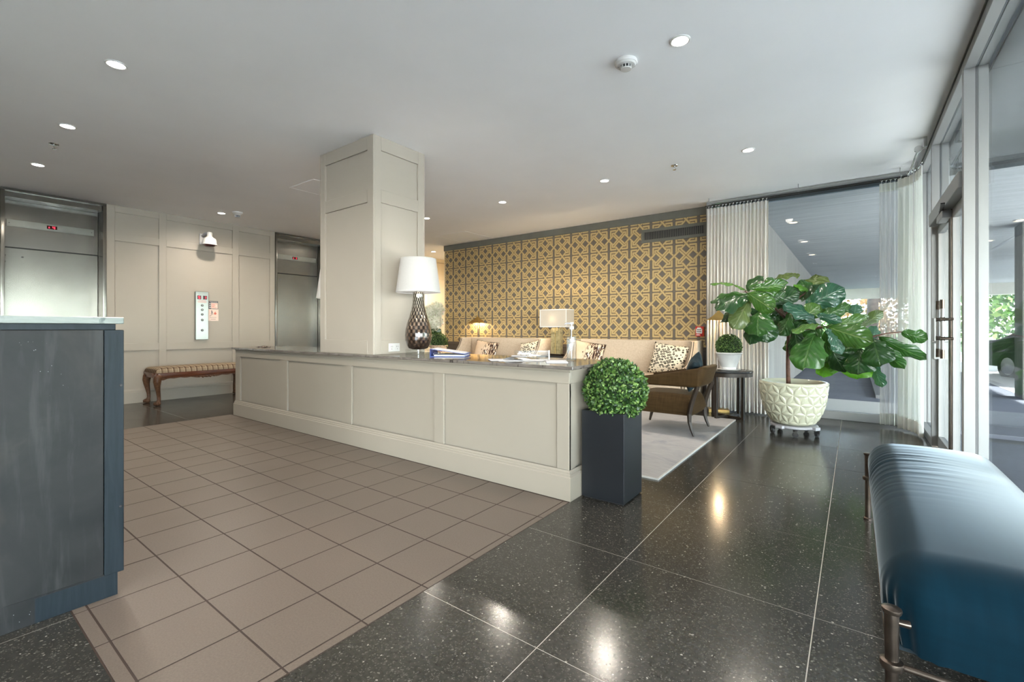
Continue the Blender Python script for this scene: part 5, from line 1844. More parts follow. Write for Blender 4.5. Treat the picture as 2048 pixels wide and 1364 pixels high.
while z < 1.09:
    h = rnd.choice((0.035, 0.05, 0.065))
    h = min(h, 1.10 - z)
    x = -0.09
    while x < 0.089:
        w = min(rnd.choice((0.03, 0.045, 0.06)), 0.09 - x)
        if 0.09 - x - w < 0.015:
            w = 0.09 - x
        d = 0.035 + rnd.uniform(0, 0.012)
        obj('glass_brick', MB().box(lx + x + 0.0012, lx + x + w - 0.0012, ly - d, ly + d, z + 0.0012, z + h - 0.0012), M['brick_glass'], t)
        x += w
    z += h
obj('centre_rod', MB().tube([(lx, ly - 0.052, 0.676), (lx, ly - 0.052, 1.11)], 0.004, 8), M['brass'], t)
obj('neck', MB().tube([(lx, ly, 1.10), (lx, ly, 1.16)], 0.012, 10), M['brass'], t, smooth=SM)
sb = MB()
hx_, hy_ = 0.255, 0.125
s0, s1 = 1.118, 1.410
for a, b, c, d in ((-hx_, hx_, -hy_, -hy_ + 0.003), (-hx_, hx_, hy_ - 0.003, hy_), (-hx_, -hx_ + 0.003, -hy_ + 0.003, hy_ - 0.003), (hx_ - 0.003, hx_, -hy_ + 0.003, hy_ - 0.003)):
    sb.box(lx + a, lx + b, ly + c, ly + d, s0, s1)
sh = obj('shade', sb, M['shade_silk'], t)
tb = MB()
for z in (s0 - 0.001, s1 - 0.011):
    for a, b, c, d in ((-hx_ - 0.001, hx_ + 0.001, -hy_ - 0.0015, -hy_), (-hx_ - 0.001, hx_ + 0.001, hy_, hy_ + 0.0015), (-hx_ - 0.0015, -hx_, -hy_, hy_), (hx_, hx_ + 0.0015, -hy_, hy_)):
        tb.box(lx + a, lx + b, ly + c, ly + d, z, z + 0.012)
for a in (-hx_ - 0.0014, hx_ - 0.012):
    tb.box(lx + a, lx + a + 0.0134, ly - hy_ - 0.0015, ly - hy_, s0, s1)
obj('shade_binding', tb, M['frost'], sh)
obj('bulb', MB().lathe([(0, 0), (0.015, 0.0), (0.028, 0.04), (0.024, 0.065), (0, 0.08)], (lx - 0.03, ly, 1.22), 14, cap=False), M['frost'], t, smooth=True)
bulb(t, (-0.03, -0.07, 0.60), 11, (1, 0.80, 0.55), 0.03)


# ================================================================== BRASS FLOOR LAMPS WITH TENT SHADES
def tent_lamp(x, y, lab, power, rz=0.0):
    t = thing('floor_lamp', lab, 'lamp', (x, y, 0.0005), rz, group='pair of brass tent-shade floor lamps')
    obj('base_slab', MB().box(-0.125, 0.125, -0.09, 0.09, 0.0, 0.045), M['brass'], t, local=True, bevel=0.003)
    obj('pole', MB().tube([(0, 0, 0.045), (0, 0, 1.235)], 0.0065, 10), M['bronze'], t, local=True, smooth=SM)
    b = MB()
    n, m = 4, 8
    z0, z1, r = 1.205, 1.345, 0.150
    for sgn in (1, 0.985):
        vs, fs = [], []
        for j in range(m + 1):
            q = j / m
            rr = r * (1 - q) ** 1.5 * sgn + 0.006
            for k in range(16):
                a = TAU * k / 16 + PI / 4
                sq = 1 / max(abs(math.cos(a - PI / 4)), abs(math.sin(a - PI / 4)))
                sq = 1 + (sq - 1) * 0.8
                vs.append((rr * math.cos(a - PI / 4) * sq, rr * math.sin(a - PI / 4) * sq, z0 + (z1 - z0) * q + (0 if sgn == 1 else -0.002)))
        for j in range(m):
            for k in range(16):
                fs.append((j * 16 + k, j * 16 + (k + 1) % 16, (j + 1) * 16 + (k + 1) % 16, (j + 1) * 16 + k))
        b.add(vs, fs)
    obj('tent_shade', b, M['brass'], t, local=True, smooth=0.5, fixn=False)
    obj('finial', MB().lathe([(0, 1.345), (0.008, 1.345), (0.009, 1.355), (0.004, 1.365), (0, 1.37)], (0, 0, 0), 10, cap=False), M['brass'], t, local=True, smooth=True)
    obj('socket', MB().tube([(0, 0, 1.235), (0, 0, 1.275)], 0.014, 10), M['brass'], t, local=True, smooth=SM)
    bulb(t, (0.0, -0.035, 1.235), power, (1, 0.74, 0.42), 0.015)
    return t


tent_lamp(-6.05, 6.945, 'brass lamp with tent shade glowing on the wallpaper behind the left settee', 13)
tent_lamp(-1.425, 6.42, 'brass floor lamp with tent shade before the left curtain', 9.0, 0.3)
D.objects['floor_lamp'].location = (-6.05, 6.938, 0.0005)
for o in D.objects['floor_lamp'].children:
    if o.name.startswith('base_slab'):
        o.scale = (1, 0.35, 1)


# ================================================================== BOXWOOD, FLOWERS
def foliage_ball(b, c, r, n, s, rnd, up=1.0, cut=None, sq=(1, 1, 1)):
    for i in range(n):
        zz = 1 - 2 * (i + 0.5) / n
        a = i * 2.399963 + rnd.uniform(-0.2, 0.2)
        rr = math.sqrt(1 - zz * zz)
        d = Vector((rr * math.cos(a), rr * math.sin(a), zz))
        if cut is not None and zz < cut:
            continue
        q = Vector((c[0] + d.x * r * sq[0], c[1] + d.y * r * sq[1], c[2] + d.z * r * sq[2])) + d * rnd.uniform(-0.07, 0.03) * r
        ax = (d * rnd.uniform(0.2, 0.9) + Vector((rnd.gauss(0, 0.6), rnd.gauss(0, 0.6), rnd.gauss(0, 0.6)))).normalized()
        sd = ax.cross(d + Vector((rnd.gauss(0, 0.4), rnd.gauss(0, 0.4), rnd.gauss(0, 0.4))))
        if sd.length < 1e-3:
            continue
        sd.normalize()
        nr = sd.cross(ax)
        k = s * rnd.uniform(0.7, 1.25)
        b.add([q, q + ax * k * 0.5 + sd * k * 0.36 + nr * k * 0.08, q + ax * k, q + ax * k * 0.5 - sd * k * 0.36 + nr * k * 0.08], [(0, 1, 2), (0, 2, 3)])
    return b


def core(c, r, sq=(1, 1, 1)):
    return MB().lathe([(math.sin(PI * k / 10) * r, -math.cos(PI * k / 10) * r * sq[2]) for k in range(11)], c, 16, cap=False, sx=sq[0], sy=sq[1])


rnd = random.Random(11)
# tall square planter with clipped ball at the counter's end
pxa, pxb, pya, pyb, ph = -1.425, -1.135, 2.665, 2.960, 0.565
t = thing('square_planter', 'tall square black planter with a clipped boxwood ball at the counter end', 'planter', (-1.28, 2.81, 0.0005))
pb = MB()
w = 0.02
pb.add([(pxa, pya, 0.008), (pxb, pya, 0.008), (pxb, pyb, 0.008), (pxa, pyb, 0.008), (pxa, pya, ph), (pxb, pya, ph), (pxb, pyb, ph), (pxa, pyb, ph),
        (pxa + w, pya + w, ph), (pxb - w, pya + w, ph), (pxb - w, pyb - w, ph), (pxa + w, pyb - w, ph),
        (pxa + w, pya + w, ph - 0.06), (pxb - w, pya + w, ph - 0.06), (pxb - w, pyb - w, ph - 0.06), (pxa + w, pyb - w, ph - 0.06)],
       [(0, 3, 2, 1), (0, 1, 5, 4), (1, 2, 6, 5), (2, 3, 7, 6), (3, 0, 4, 7), (4, 5, 9, 8), (5, 6, 10, 9), (6, 7, 11, 10), (7, 4, 8, 11), (8, 9, 13, 12), (9, 10, 14, 13), (10, 11, 15, 14), (11, 8, 12, 15), (12, 13, 14, 15)])
obj('planter_box', pb, M['planter'], t, bevel=0.002)
obj('foot_plinth', MB().box(pxa + 0.012, pxb - 0.012, pya + 0.012, pyb - 0.012, 0.0005, 0.008), M['black_plastic'], t)
bc = (-1.258, 2.813, 0.692)
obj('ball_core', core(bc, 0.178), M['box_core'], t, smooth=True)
o = obj('clipped_foliage', foliage_ball(MB(), bc, 0.192, 5200, 0.026, rnd), M['box_leaf'], t, fixn=False)
o['kind'] = 'stuff'

# side table and bowl of boxwood
sx_, sy_ = -1.25, 6.10
t = thing('side_table', 'round black side table with square legs beside the brown armchair', 'table', (sx_, sy_, 0.0005))
tz = 0.585
obj('table_top', MB().lathe([(0.0, tz - 0.022), (0.272, tz - 0.022), (0.282, tz - 0.014), (0.282, tz - 0.006), (0.274, tz), (0.0, tz)], (sx_, sy_, 0), 56, cap=False), M['ebony'], t, smooth=SM)
obj('apron', MB().lathe([(0.0, tz - 0.068), (0.274, tz - 0.068), (0.274, tz - 0.0225), (0.0, tz - 0.0225)], (sx_, sy_, 0), 56, cap=False), M['walnut'], t, smooth=SM)
legs = [(0.187, -0.09), (0.09, 0.187), (-0.187, 0.09), (-0.09, -0.187)]
for a, b in legs:
    obj('leg', MB().bar((sx_ + a, sy_ + b, 0.0005), (sx_ + a, sy_ + b, tz - 0.068), 0.03, 0.03, up=(a, b, 0)), M['walnut'], t, bevel=0.001)
for i, j in ((0, 2), (1, 3)):
    A, B = Vector((sx_ + legs[i][0], sy_ + legs[i][1], 0.018)), Vector((sx_ + legs[j][0], sy_ + legs[j][1], 0.018))
    d = (B - A).normalized() * 0.016
    if i == 0:
        obj('stretcher', MB().bar(A + d, B - d, 0.028, 0.028), M['walnut'], t, bevel=0.001)
    else:
        m = (A + B) / 2
        obj('stretcher', MB().bar(A + d, m - d * 0.9, 0.028, 0.028).bar(m + d * 0.9, B - d, 0.028, 0.028), M['walnut'], t, bevel=0.001)

bcx, bcy, bz = -1.235, 6.09, 0.5855
t = thing('boxwood_bowl', 'boxwood ball in a flared white bowl on the round side table', 'potted plant', (bcx, bcy, bz))
obj('saucer', MB().lathe([(0.0, 0.0), (0.115, 0.0), (0.135, 0.012), (0.13, 0.014), (0.0, 0.010)], (bcx, bcy, bz), 40, cap=False), M['white_ceramic'], t, smooth=SM)
obj('bowl', MB().lathe([(0.0, 0.0105), (0.082, 0.0105), (0.086, 0.030), (0.082, 0.040), (0.098, 0.072), (0.128, 0.155), (0.142, 0.196), (0.152, 0.202), (0.154, 0.212), (0.148, 0.218), (0.136, 0.216), (0.130, 0.19), (0.0, 0.19)], (bcx, bcy, bz), 48, cap=False), M['white_ceramic'], t, smooth=SM)
bc = (bcx, bcy, bz + 0.292)
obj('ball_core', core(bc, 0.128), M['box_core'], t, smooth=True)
o = obj('clipped_foliage', foliage_ball(MB(), bc, 0.140, 3800, 0.017, rnd, cut=-0.72), M['box_leaf'], t, fixn=False)
o['kind'] = 'stuff'

# console at the passage with boxwood and hydrangeas
kx, ky = -6.72, 6.50
t = thing('console_table', 'round pale console table in the corner by the passage, behind the counter', 'table', (kx, ky, 0.0005))
obj('table_top', MB().lathe([(0, 0.60), (0.34, 0.60), (0.345, 0.61), (0.34, 0.625), (0, 0.625)], (kx, ky, 0), 48, cap=False), M['cream'], t, smooth=SM)
obj('pedestal', MB().lathe([(0.20, 0.0005), (0.20, 0.03), (0.05, 0.08), (0.045, 0.5), (0.10, 0.60), (0, 0.60)], (kx, ky, 0), 32), M['cream'], t, smooth=SM)
t = thing('boxwood_pot', 'low boxwood mound in a blush bowl, right behind the glass lamp', 'potted plant', (-6.66, 6.45, 0.6255))
c = (-6.66, 6.45, 0.6255)
obj('bowl', MB().lathe([(0, 0), (0.12, 0.0), (0.15, 0.05), (0.185, 0.125), (0.19, 0.14), (0.175, 0.14), (0.165, 0.12), (0, 0.12)], c, 40, cap=False), M['pink_ceramic'], t, smooth=SM)
bc = (c[0], c[1], c[2] + 0.15)
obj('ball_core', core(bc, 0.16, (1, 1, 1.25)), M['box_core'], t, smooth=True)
o = obj('clipped_foliage', foliage_ball(MB(), bc, 0.178, 2600, 0.022, rnd, cut=-0.2, sq=(1, 1, 1.3)), M['box_leaf'], t, fixn=False)
o['kind'] = 'stuff'
t = thing('hydrangea_vase', 'white hydrangea blooms in a vase behind the glass lamp', 'flowers', (-6.93, 6.60, 0.6255))
c = (-6.93, 6.60, 0.6255)
obj('vase', MB().lathe([(0, 0), (0.06, 0), (0.085, 0.08), (0.075, 0.2), (0.05, 0.30), (0.06, 0.34), (0.05, 0.335), (0.04, 0.30), (0, 0.28)], c, 32, cap=False), M['white_ceramic'], t, smooth=True)
for k, (dx, dy, dz, r) in enumerate(((0.04, -0.06, 0.60, 0.17), (-0.10, 0.03, 0.72, 0.16), (0.0, 0.06, 0.86, 0.14), (-0.02, -0.10, 0.80, 0.13))):
    hc = (c[0] + dx, c[1] + dy, c[2] + dz)
    stm = obj('stem', MB().tube([(c[0], c[1], c[2] + 0.29), (c[0] + dx * 0.7, c[1] + dy * 0.7, c[2] + 0.29 + (dz - 0.29) * 0.6), hc], 0.005, 6), M['fig_dark'], t)
    bl = obj('bloom', core(hc, r * 0.85), M['petal'], t, smooth=True)
    o = obj('petals', foliage_ball(MB(), hc, r, 420, 0.045, rnd), M['petal'], bl, fixn=False)
    o['kind'] = 'stuff'
lfb = MB()
leaf_cloud(lfb, (c[0] + 0.05, c[1] - 0.03, c[2] + 0.42), (0.16, 0.14, 0.07), 60, 0.05, rnd)
obj('leaves', lfb, M['fig_dark'], t, fixn=False)['kind'] = 'stuff'

# ================================================================== RUG, ARMCHAIR
rg = thing('area_rug', 'pale grey woven rug under the armchair on the dark terrazzo', 'rug', (-3.3, 4.6, 0.0004))
RH = 0.011
obj('pile', MB().box(-5.40, -1.143, 3.285, 5.948, 0.0004, RH), M['rug'], rg)
eb_ = MB().box(-5.40, -1.131, 3.273, 3.2848, 0.0004, RH + 0.001).box(-5.40, -1.131, 5.9482, 5.96, 0.0004, RH + 0.001).box(-1.1428, -1.131, 3.2848, 5.9482, 0.0004, RH + 0.001)
obj('binding', eb_, M['rug_edge'], rg)

ac = thing('armchair', 'brown velvet open-back armchair with splayed legs seen from behind on the rug', 'armchair', (-1.6, 5.06, RH + 0.0005))
zr = RH + 0.0005
Yn, Yf = 4.755, 5.365
path = []
for k in range(13):
    path.append((-1.89 + (0.64) * k / 12, Yn, 0))
path += [(-1.222, Yn + 0.012, 0), (-1.205, Yn + 0.045, 0.6)]
for k in range(1, 8):
    path.append((-1.198 + 0.010 * math.sin(PI * k / 8), Yn + 0.045 + (Yf - Yn - 0.09) * k / 8, 1))
path += [(-1.205, Yf - 0.045, 0.6), (-1.222, Yf - 0.012, 0)]
for k in range(13):
    path.append((-1.25 - 0.64 * k / 12, Yf, 0))
vs, fs = [], []
for i, (x, y, bk) in enumerate(path):
    x2, y2, _ = path[min(i + 1, len(path) - 1)]
    x1, y1, _ = path[max(i - 1, 0)]
    tx_, ty_ = x2 - x1, y2 - y1
    L_ = math.hypot(tx_, ty_)
    nx, ny_ = ty_ / L_, -tx_ / L_
    f = min(1, max(0, (x + 1.89) / 0.69))
    zt_ = 0.578 + 0.130 * f ** 1.1
    zb_ = 0.498 + 0.004 * f
    lean = 0.05 * f
    th = 0.062 + 0.008 * bk
    xo = -0.045
    rb = 0.014
    for dx_, z in ((xo * f, zb_ + rb), (xo * f * 0.8, zb_ + rb * 2), (lean * 0.6 - 0.02 * f, zt_ - 0.03), (lean * 0.6 - 0.018 * f, zt_ - rb), (lean * 0.6 - 0.018 * f - rb, zt_),
                   (lean * 0.6 - 0.018 * f - th + rb, zt_), (lean * 0.6 - 0.018 * f - th, zt_ - rb), (xo * f - th, zb_ + rb), (xo * f - th + rb, zb_), (xo * f - rb, zb_)):
        # lean only along x for the back part
        k = max(0, nx)
        off = dx_ if dx_ <= 0 else dx_
        base = -th * 0 
        vs.append((x + nx * (off if k > 0.3 else (off - dx_ * 0) if dx_ < -0.02 * 0 - 1 else 0) + (nx * 0), y + ny_ * 0, z) if False else (x + nx * dx_ if k > 0.3 else x, y + ny_ * (dx_ + (0 if k > 0.3 else (-xo * f if z < zb_ + 0.05 else 0.018 * f - lean * 0.6))) if k <= 0.3 else y + ny_ * dx_, z))
q = 10
for i in range(len(path) - 1):
    for k in range(q):
        fs.append((i * q + k, i * q + (k + 1) % q, (i + 1) * q + (k + 1) % q, (i + 1) * q + k))
fs.append(tuple(range(q)))
fs.append(tuple((len(path) - 1) * q + k for k in reversed(range(q))))
obj('arm_band', MB().add(vs, fs), M['velvet_brown'], ac, smooth=0.9)
obj('seat', cushion(MB(), -1.93, -1.305, Yn + 0.035, Yf - 0.035, 0.235, 0.425, 0.075, crown=0.02), M['velvet_brown'], ac, smooth=True)
obj('seat_rail', MB().box(-1.92, -1.325, Yn + 0.045, Yf - 0.045, 0.205, 0.2348), M['velvet_brown'], ac, bevel=0.006, seg=2)
for y, s in ((Yn + 0.016, -1), (Yf - 0.016, 1)):
    pth = [(-1.255, y, 0.515), (-1.288, y, 0.42), (-1.318, y, 0.32), (-1.335, y, 0.23), (-1.333, y, 0.15), (-1.315, y + s * 0.003, 0.08), (-1.288, y + s * 0.006, zr)]
    obj('leg', MB().tube(pth, [0.026, 0.026, 0.026, 0.025, 0.022, 0.018, 0.014], 4), M['walnut'], ac, bevel=0.003)
    obj('leg', MB().tube([(-1.885, y - s * 0.035, 0.22), (-1.92, y - s * 0.03, 0.10), (-1.945, y - s * 0.02, zr)], [0.028, 0.020, 0.014], 4), M['walnut'], ac, bevel=0.003)
pillow('velvet_pillow', 'dark teal velvet pillow standing on its corner against the armchair back', (-1.375, 5.09, 0.635), 0.34, 0.36, 0.15, M['velvet_teal'], -0.20, 0.35, math.radians(-80), pinch=0.2)

# ================================================================== FIDDLE-LEAF FIG ON A WHEELED DOLLY
fx, fy = -0.505, 5.580
dl = thing('plant_dolly', 'low grey wheeled dolly under the cream fig pot', 'plant dolly', (fx, fy, 0.0005))
db = MB()
for a in (PI / 4 + 0.3, -PI / 4 + 0.3):
    v = Vector((math.cos(a), math.sin(a), 0)) * 0.245
    db.bar(Vector((fx, fy, 0.092)) - v, Vector((fx, fy, 0.092)) + v, 0.075, 0.03)
db.lathe([(0, 0.077), (0.20, 0.077), (0.215, 0.085), (0.215, 0.100), (0.20, 0.1075), (0, 0.1075)], (fx, fy, 0), 36, cap=False)
obj('deck', db, M['grey_plastic'], dl, bevel=0.003)
for k in range(5):
    a = 0.3 + PI / 4 + TAU * k / 5
    cx_, cy_ = fx + 0.205 * math.cos(a), fy + 0.205 * math.sin(a)
    hg = k * 1.1
    wx, wy = math.cos(hg) * 0.014, math.sin(hg) * 0.014
    cs = obj('caster', MB().lathe([(0, 0.060), (0.020, 0.060), (0.022, 0.0768), (0, 0.0768)], (cx_, cy_, 0), 12, cap=False).bar((cx_ - wy * 1.3, cy_ + wx * 1.3, 0.03), (cx_ - wy * 1.3, cy_ + wx * 1.3, 0.062), 0.006, 0.03, up=(wx, wy, 0)).bar((cx_ + wy * 1.3, cy_ - wx * 1.3, 0.03), (cx_ + wy * 1.3, cy_ - wx * 1.3, 0.062), 0.006, 0.03, up=(wx, wy, 0)), M['black_metal'], dl)
    p0, p1 = Vector((cx_ - wy * 0.9, cy_ + wx * 0.9, 0.028)), Vector((cx_ + wy * 0.9, cy_ - wx * 0.9, 0.028))
    obj('wheel', MB().tube([p0, p1], 0.0272, 18), M['rubber'], cs, smooth=SM)

pcx, pcy, pz = -0.515, 5.585, 0.108
fp = thing('fiddle_leaf_fig', 'big fiddle-leaf fig in a round cream pot with raised petal pattern', 'potted plant', (pcx, pcy, pz))
prof = [(0.0, 0.0), (0.165, 0.0), (0.195, 0.018), (0.225, 0.06), (0.258, 0.13), (0.284, 0.22), (0.299, 0.31), (0.306, 0.40), (0.307, 0.430), (0.302, 0.438), (0.286, 0.438), (0.280, 0.43), (0.276, 0.36), (0.0, 0.36)]
pot = obj('pot', MB().lathe(prof, (pcx, pcy, pz), 64, cap=False), M['glaze'], fp, smooth=SM)


def pot_r(z):
    for (r0, z0), (r1, z1) in zip(prof[1:8], prof[2:9]):
        if z0 <= z <= z1:
            return r0 + (r1 - r0) * (z - z0) / (z1 - z0)
    return 0.307


def petal(p0, p1):
    """raised almond on the pot between two (angle, height) points"""
    b = MB()
    n = 8
    (a0, z0), (a1, z1) = p0, p1
    du, dz = (a1 - a0) * 0.29, z1 - z0
    L_ = math.hypot(du, dz)
    nu, nz = -dz / L_, du / L_
    wd = 0.19 * L_
    rows = []
    for i in range(n + 1):
        s = i / n
        w_ = wd * math.sin(PI * s) ** 0.8 + 0.0006
        row = []
        for j in (-1, -0.55, 0, 0.55, 1):
            uu = a0 + (a1 - a0) * s + nu * w_ * j / 0.29
            zz = z0 + dz * s + nz * w_ * j
            zz = min(max(zz, 0.004), 0.432)
            hgt = 0.009 * (1 - abs(j) ** 2) * min(1, math.sin(PI * s) * 1.8) - 0.001
            rr = pot_r(zz) + hgt
            row.append((pcx + rr * math.cos(uu), pcy + rr * math.sin(uu), pz + zz))
        rows.append(row)
    vs = [p for r in rows for p in r]
    fs = [(i * 5 + j, i * 5 + j + 1, (i + 1) * 5 + j + 1, (i + 1) * 5 + j) for i in range(n) for j in range(4)]
    return b.add(vs, fs)


NA = 15
rows_z = [0.026, 0.125, 0.225, 0.325, 0.420]
for r, z in enumerate(rows_z):
    for k in range(NA):
        a = TAU * (k + 0.5 * (r % 2)) / NA
        st = TAU / NA
        obj('raised_petal', petal((a, z), (a + st, z)), M['glaze'], pot, smooth=True)
        if r + 1 < len(rows_z):
            for s in (-0.5, 0.5):
                obj('raised_petal', petal((a, z), (a + s * st, rows_z[r + 1])), M['glaze'], pot, smooth=True)
obj('soil', MB().lathe([(0.0, 0.385), (0.15, 0.383), (0.276, 0.375), (0.276, 0.3605), (0.0, 0.3605)], (pcx, pcy, pz), 36, cap=False), M['soil'], fp, smooth=SM)
tk = MB().tube([(-0.552, 5.557, 0.475), (-0.556, 5.554, 0.70), (-0.556, 5.554, 0.871), (-0.548, 5.556, 1.053), (-0.569, 5.535, 1.20), (-0.62, 5.50, 1.30)], [0.021, 0.019, 0.018, 0.018, 0.016, 0.012], 12)
tk.tube([(-0.575, 5.53, 1.20), (-0.70, 5.32, 1.36), (-0.853, 5.107, 1.44), (-0.88, 5.08, 1.47)], [0.015, 0.012, 0.010, 0.006], 10)
tk.tube([(-0.553, 5.555, 1.05), (-0.42, 5.49, 1.09), (-0.226, 5.388, 1.11), (-0.02, 5.42, 1.04), (0.153, 5.46, 1.018)], [0.016, 0.014, 0.012, 0.010, 0.008], 10)
tk.tube([(-0.58, 5.52, 1.22), (-0.52, 5.68, 1.38), (-0.38, 5.90, 1.52)], [0.012, 0.010, 0.006], 8)
tk.tube([(0.14, 5.455, 1.020), (0.24, 5.52, 1.05), (0.36, 5.574, 1.065)], [0.008, 0.006, 0.005], 8)
obj('trunk', tk, M['bark'], fp, smooth=True)
FIGM = {0: 'fig', -1: 'fig_dark', 1: 'fig_gloss', 2: 'fig_olive', 3: 'fig_young', -2: 'fig_blue'}
view = Vector((-0.09, 5.5, 0.05))
rnd = random.Random(21)


def fig_leaf(b, t, w, roll, bend):
    b, t = Vector(b), Vector(t)
    ax = t - b
    L_ = ax.length
    ax.normalize()
    face = Vector((0, 0, 1.15)) - b.lerp(t, 0.5)         # blades look out into the room and up
    face = Vector((0.05, -0.92, 0.38))
    nr = face - ax * face.dot(ax)
    nr.normalize()
    sd = ax.cross(nr)
    nr, sd = nr * math.cos(roll) + sd * math.sin(roll), sd * math.cos(roll) - nr * math.sin(roll)
    ph = rnd.uniform(0, 6)
    nu, nv = 10, 14

    def f(u, v):
        a = 2 * u - 1
        pr = (math.sin(PI * min(1, v ** 0.86)) ** 0.55) * (0.60 + 0.55 * v - 0.20 * math.exp(-((v - 0.35) / 0.14) ** 2)) / 1.02
        if v <= 0 or v >= 1:
            pr = 0.012 if v <= 0 else 0.03
        hw = w / 2 * pr * (1 + 0.05 * math.sin(v * 23 + ph) * abs(a))
        arch = bend * L_ * (math.sin(PI * v) - 0.0) * 0.55
        cup = 0.16 * w * (a * a) * pr + 0.018 * w / 0.2 * math.sin(v * 17 + ph + a * 2) * abs(a) ** 1.5
        rip = 0.010 * math.cos(v * 7 * TAU - abs(a) * 5) * (1 - abs(a)) * min(1, w / 0.2)
        return b + ax * (L_ * v) + sd * (hw * a) + nr * (arch - cup + rip)
    return MB().grid(f, nu, nv)


for px, py, pz_, qx, qy, qz, w, roll, bend, tone in LEAVES:
    lf = fig_leaf((px, py, pz_), (qx, qy, qz), w * 1.28, roll, bend)
    leaf = obj('leaf', lf, M[FIGM[tone]], fp, smooth=True, fixn=False)

# ================================================================== BLUE VELVET BENCH
ux0, ux1, uy0, uy1, uz = 0.058, 0.560, 1.545, 3.290, 0.474
vb_ = thing('velvet_bench', 'slate blue velvet bench on bronze legs beside the street glazing', 'bench', ((ux0 + ux1) / 2, (uy0 + uy1) / 2, 0.0005))


def bench_skin():
    r, zb, ry = 0.10, 0.252, 0.15
    nx, ny, nz = 26, 190, 12
    lo, hi = Vector((ux0, uy0, -9)), Vector((ux1, uy1, uz))
    L = lambda n, a, c: [a + (c - a) * (0.5 - 0.5 * math.cos(PI * i / n)) * 0.5 + (c - a) * i / n * 0.5 for i in range(n + 1)]
    X, Y, Z = L(nx, ux0, ux1), L(ny, uy0, uy1), [zb + (uz - zb) * i / nz for i in range(nz + 1)]

    def shape(x, y, z):
        q = Vector((min(max(x, ux0 + r), ux1 - r), min(max(y, uy0 + ry), uy1 - ry), min(z, uz - r)))
        d = Vector((x, y, z)) - q
        d = Vector((d.x / r, d.y / ry, d.z / r))
        p = q + Vector((d.normalized().x * r, d.normalized().y * ry, d.normalized().z * r)) if d.length > 1e-9 else Vector((x, y, z))
        n_ = d.normalized() if d.length > 1e-9 else Vector((0, 0, 1))
        t = (p.z - zb) / (uz - zb)
        ex, ey = (p.x - (ux0 + ux1) / 2) / ((ux1 - ux0) / 2), (p.y - (uy0 + uy1) / 2) / ((uy1 - uy0) / 2)
        p.z += 0.03 * max(0, 1 - ex * ex) * max(0, 1 - ey ** 4) * max(0, min(1, (t - 0.5) * 3))
        # skirt drawn in a little at the hem
        k = 0.012 * (1 - max(0, min(1, t / 0.7))) ** 2
        p.x -= k * max(-1, min(1, ex * 1.02)) * (1 if abs(ex) > 0.6 else 0)
        p.y -= k * max(-1, min(1, ey)) * (1 if abs(ey) > 0.9 else 0)
        # stretched creases running across, strongest over the room-side edge
        env = math.exp(-((p.y - 2.72) / 0.34) ** 2) / (1 + math.exp((p.x - 0.24) * 22)) * min(1, max(0, (t - 0.1) * 2))
        y_ = p.y + 0.05 * (p.x - ux0)
        wv = math.sin(y_ * 92 + 2.0 * math.sin(y_ * 13 + p.x * 5)) + 0.6 * math.sin(y_ * 171 + p.x * 6 + 1.3) + 0.5 * math.sin(y_ * 57 + 1)
        p += n_ * (0.0026 * env * wv)
        # gathered tuck over the near leg
        d0 = math.hypot(p.x - ux0 - 0.02, p.y - uy0)
        f = max(0, 1 - d0 / 0.17) * max(0, min(1, (uz - 0.05 - p.z) * 8))
        ang = math.atan2(p.y - uy0 - 0.12, p.x - ux0 - 0.12)
        p += n_ * (0.010 * f * math.sin(ang * 19 + p.z * 7))
        return p
    b = MB()

    def face(us, vs_, fn):
        P = [shape(*fn(u, v)) for v in vs_ for u in us]
        n = len(us)
        b.add(P, [(j * n + i, j * n + i + 1, (j + 1) * n + i + 1, (j + 1) * n + i) for j in range(len(vs_) - 1) for i in range(n - 1)])
    face(X, Y, lambda u, v: (u, v, uz))
    face(X, Z, lambda u, v: (u, uy0, v))
    face(X, Z, lambda u, v: (u, uy1, v))
    face(Y, Z, lambda u, v: (ux0, u, v))
    face(Y, Z, lambda u, v: (ux1, u, v))
    b.add([(ux0 + 0.02, uy0 + 0.02, 0.256), (ux1 - 0.02, uy0 + 0.02, 0.256), (ux1 - 0.02, uy1 - 0.02, 0.256), (ux0 + 0.02, uy1 - 0.02, 0.256)], [(3, 2, 1, 0)])
    return b


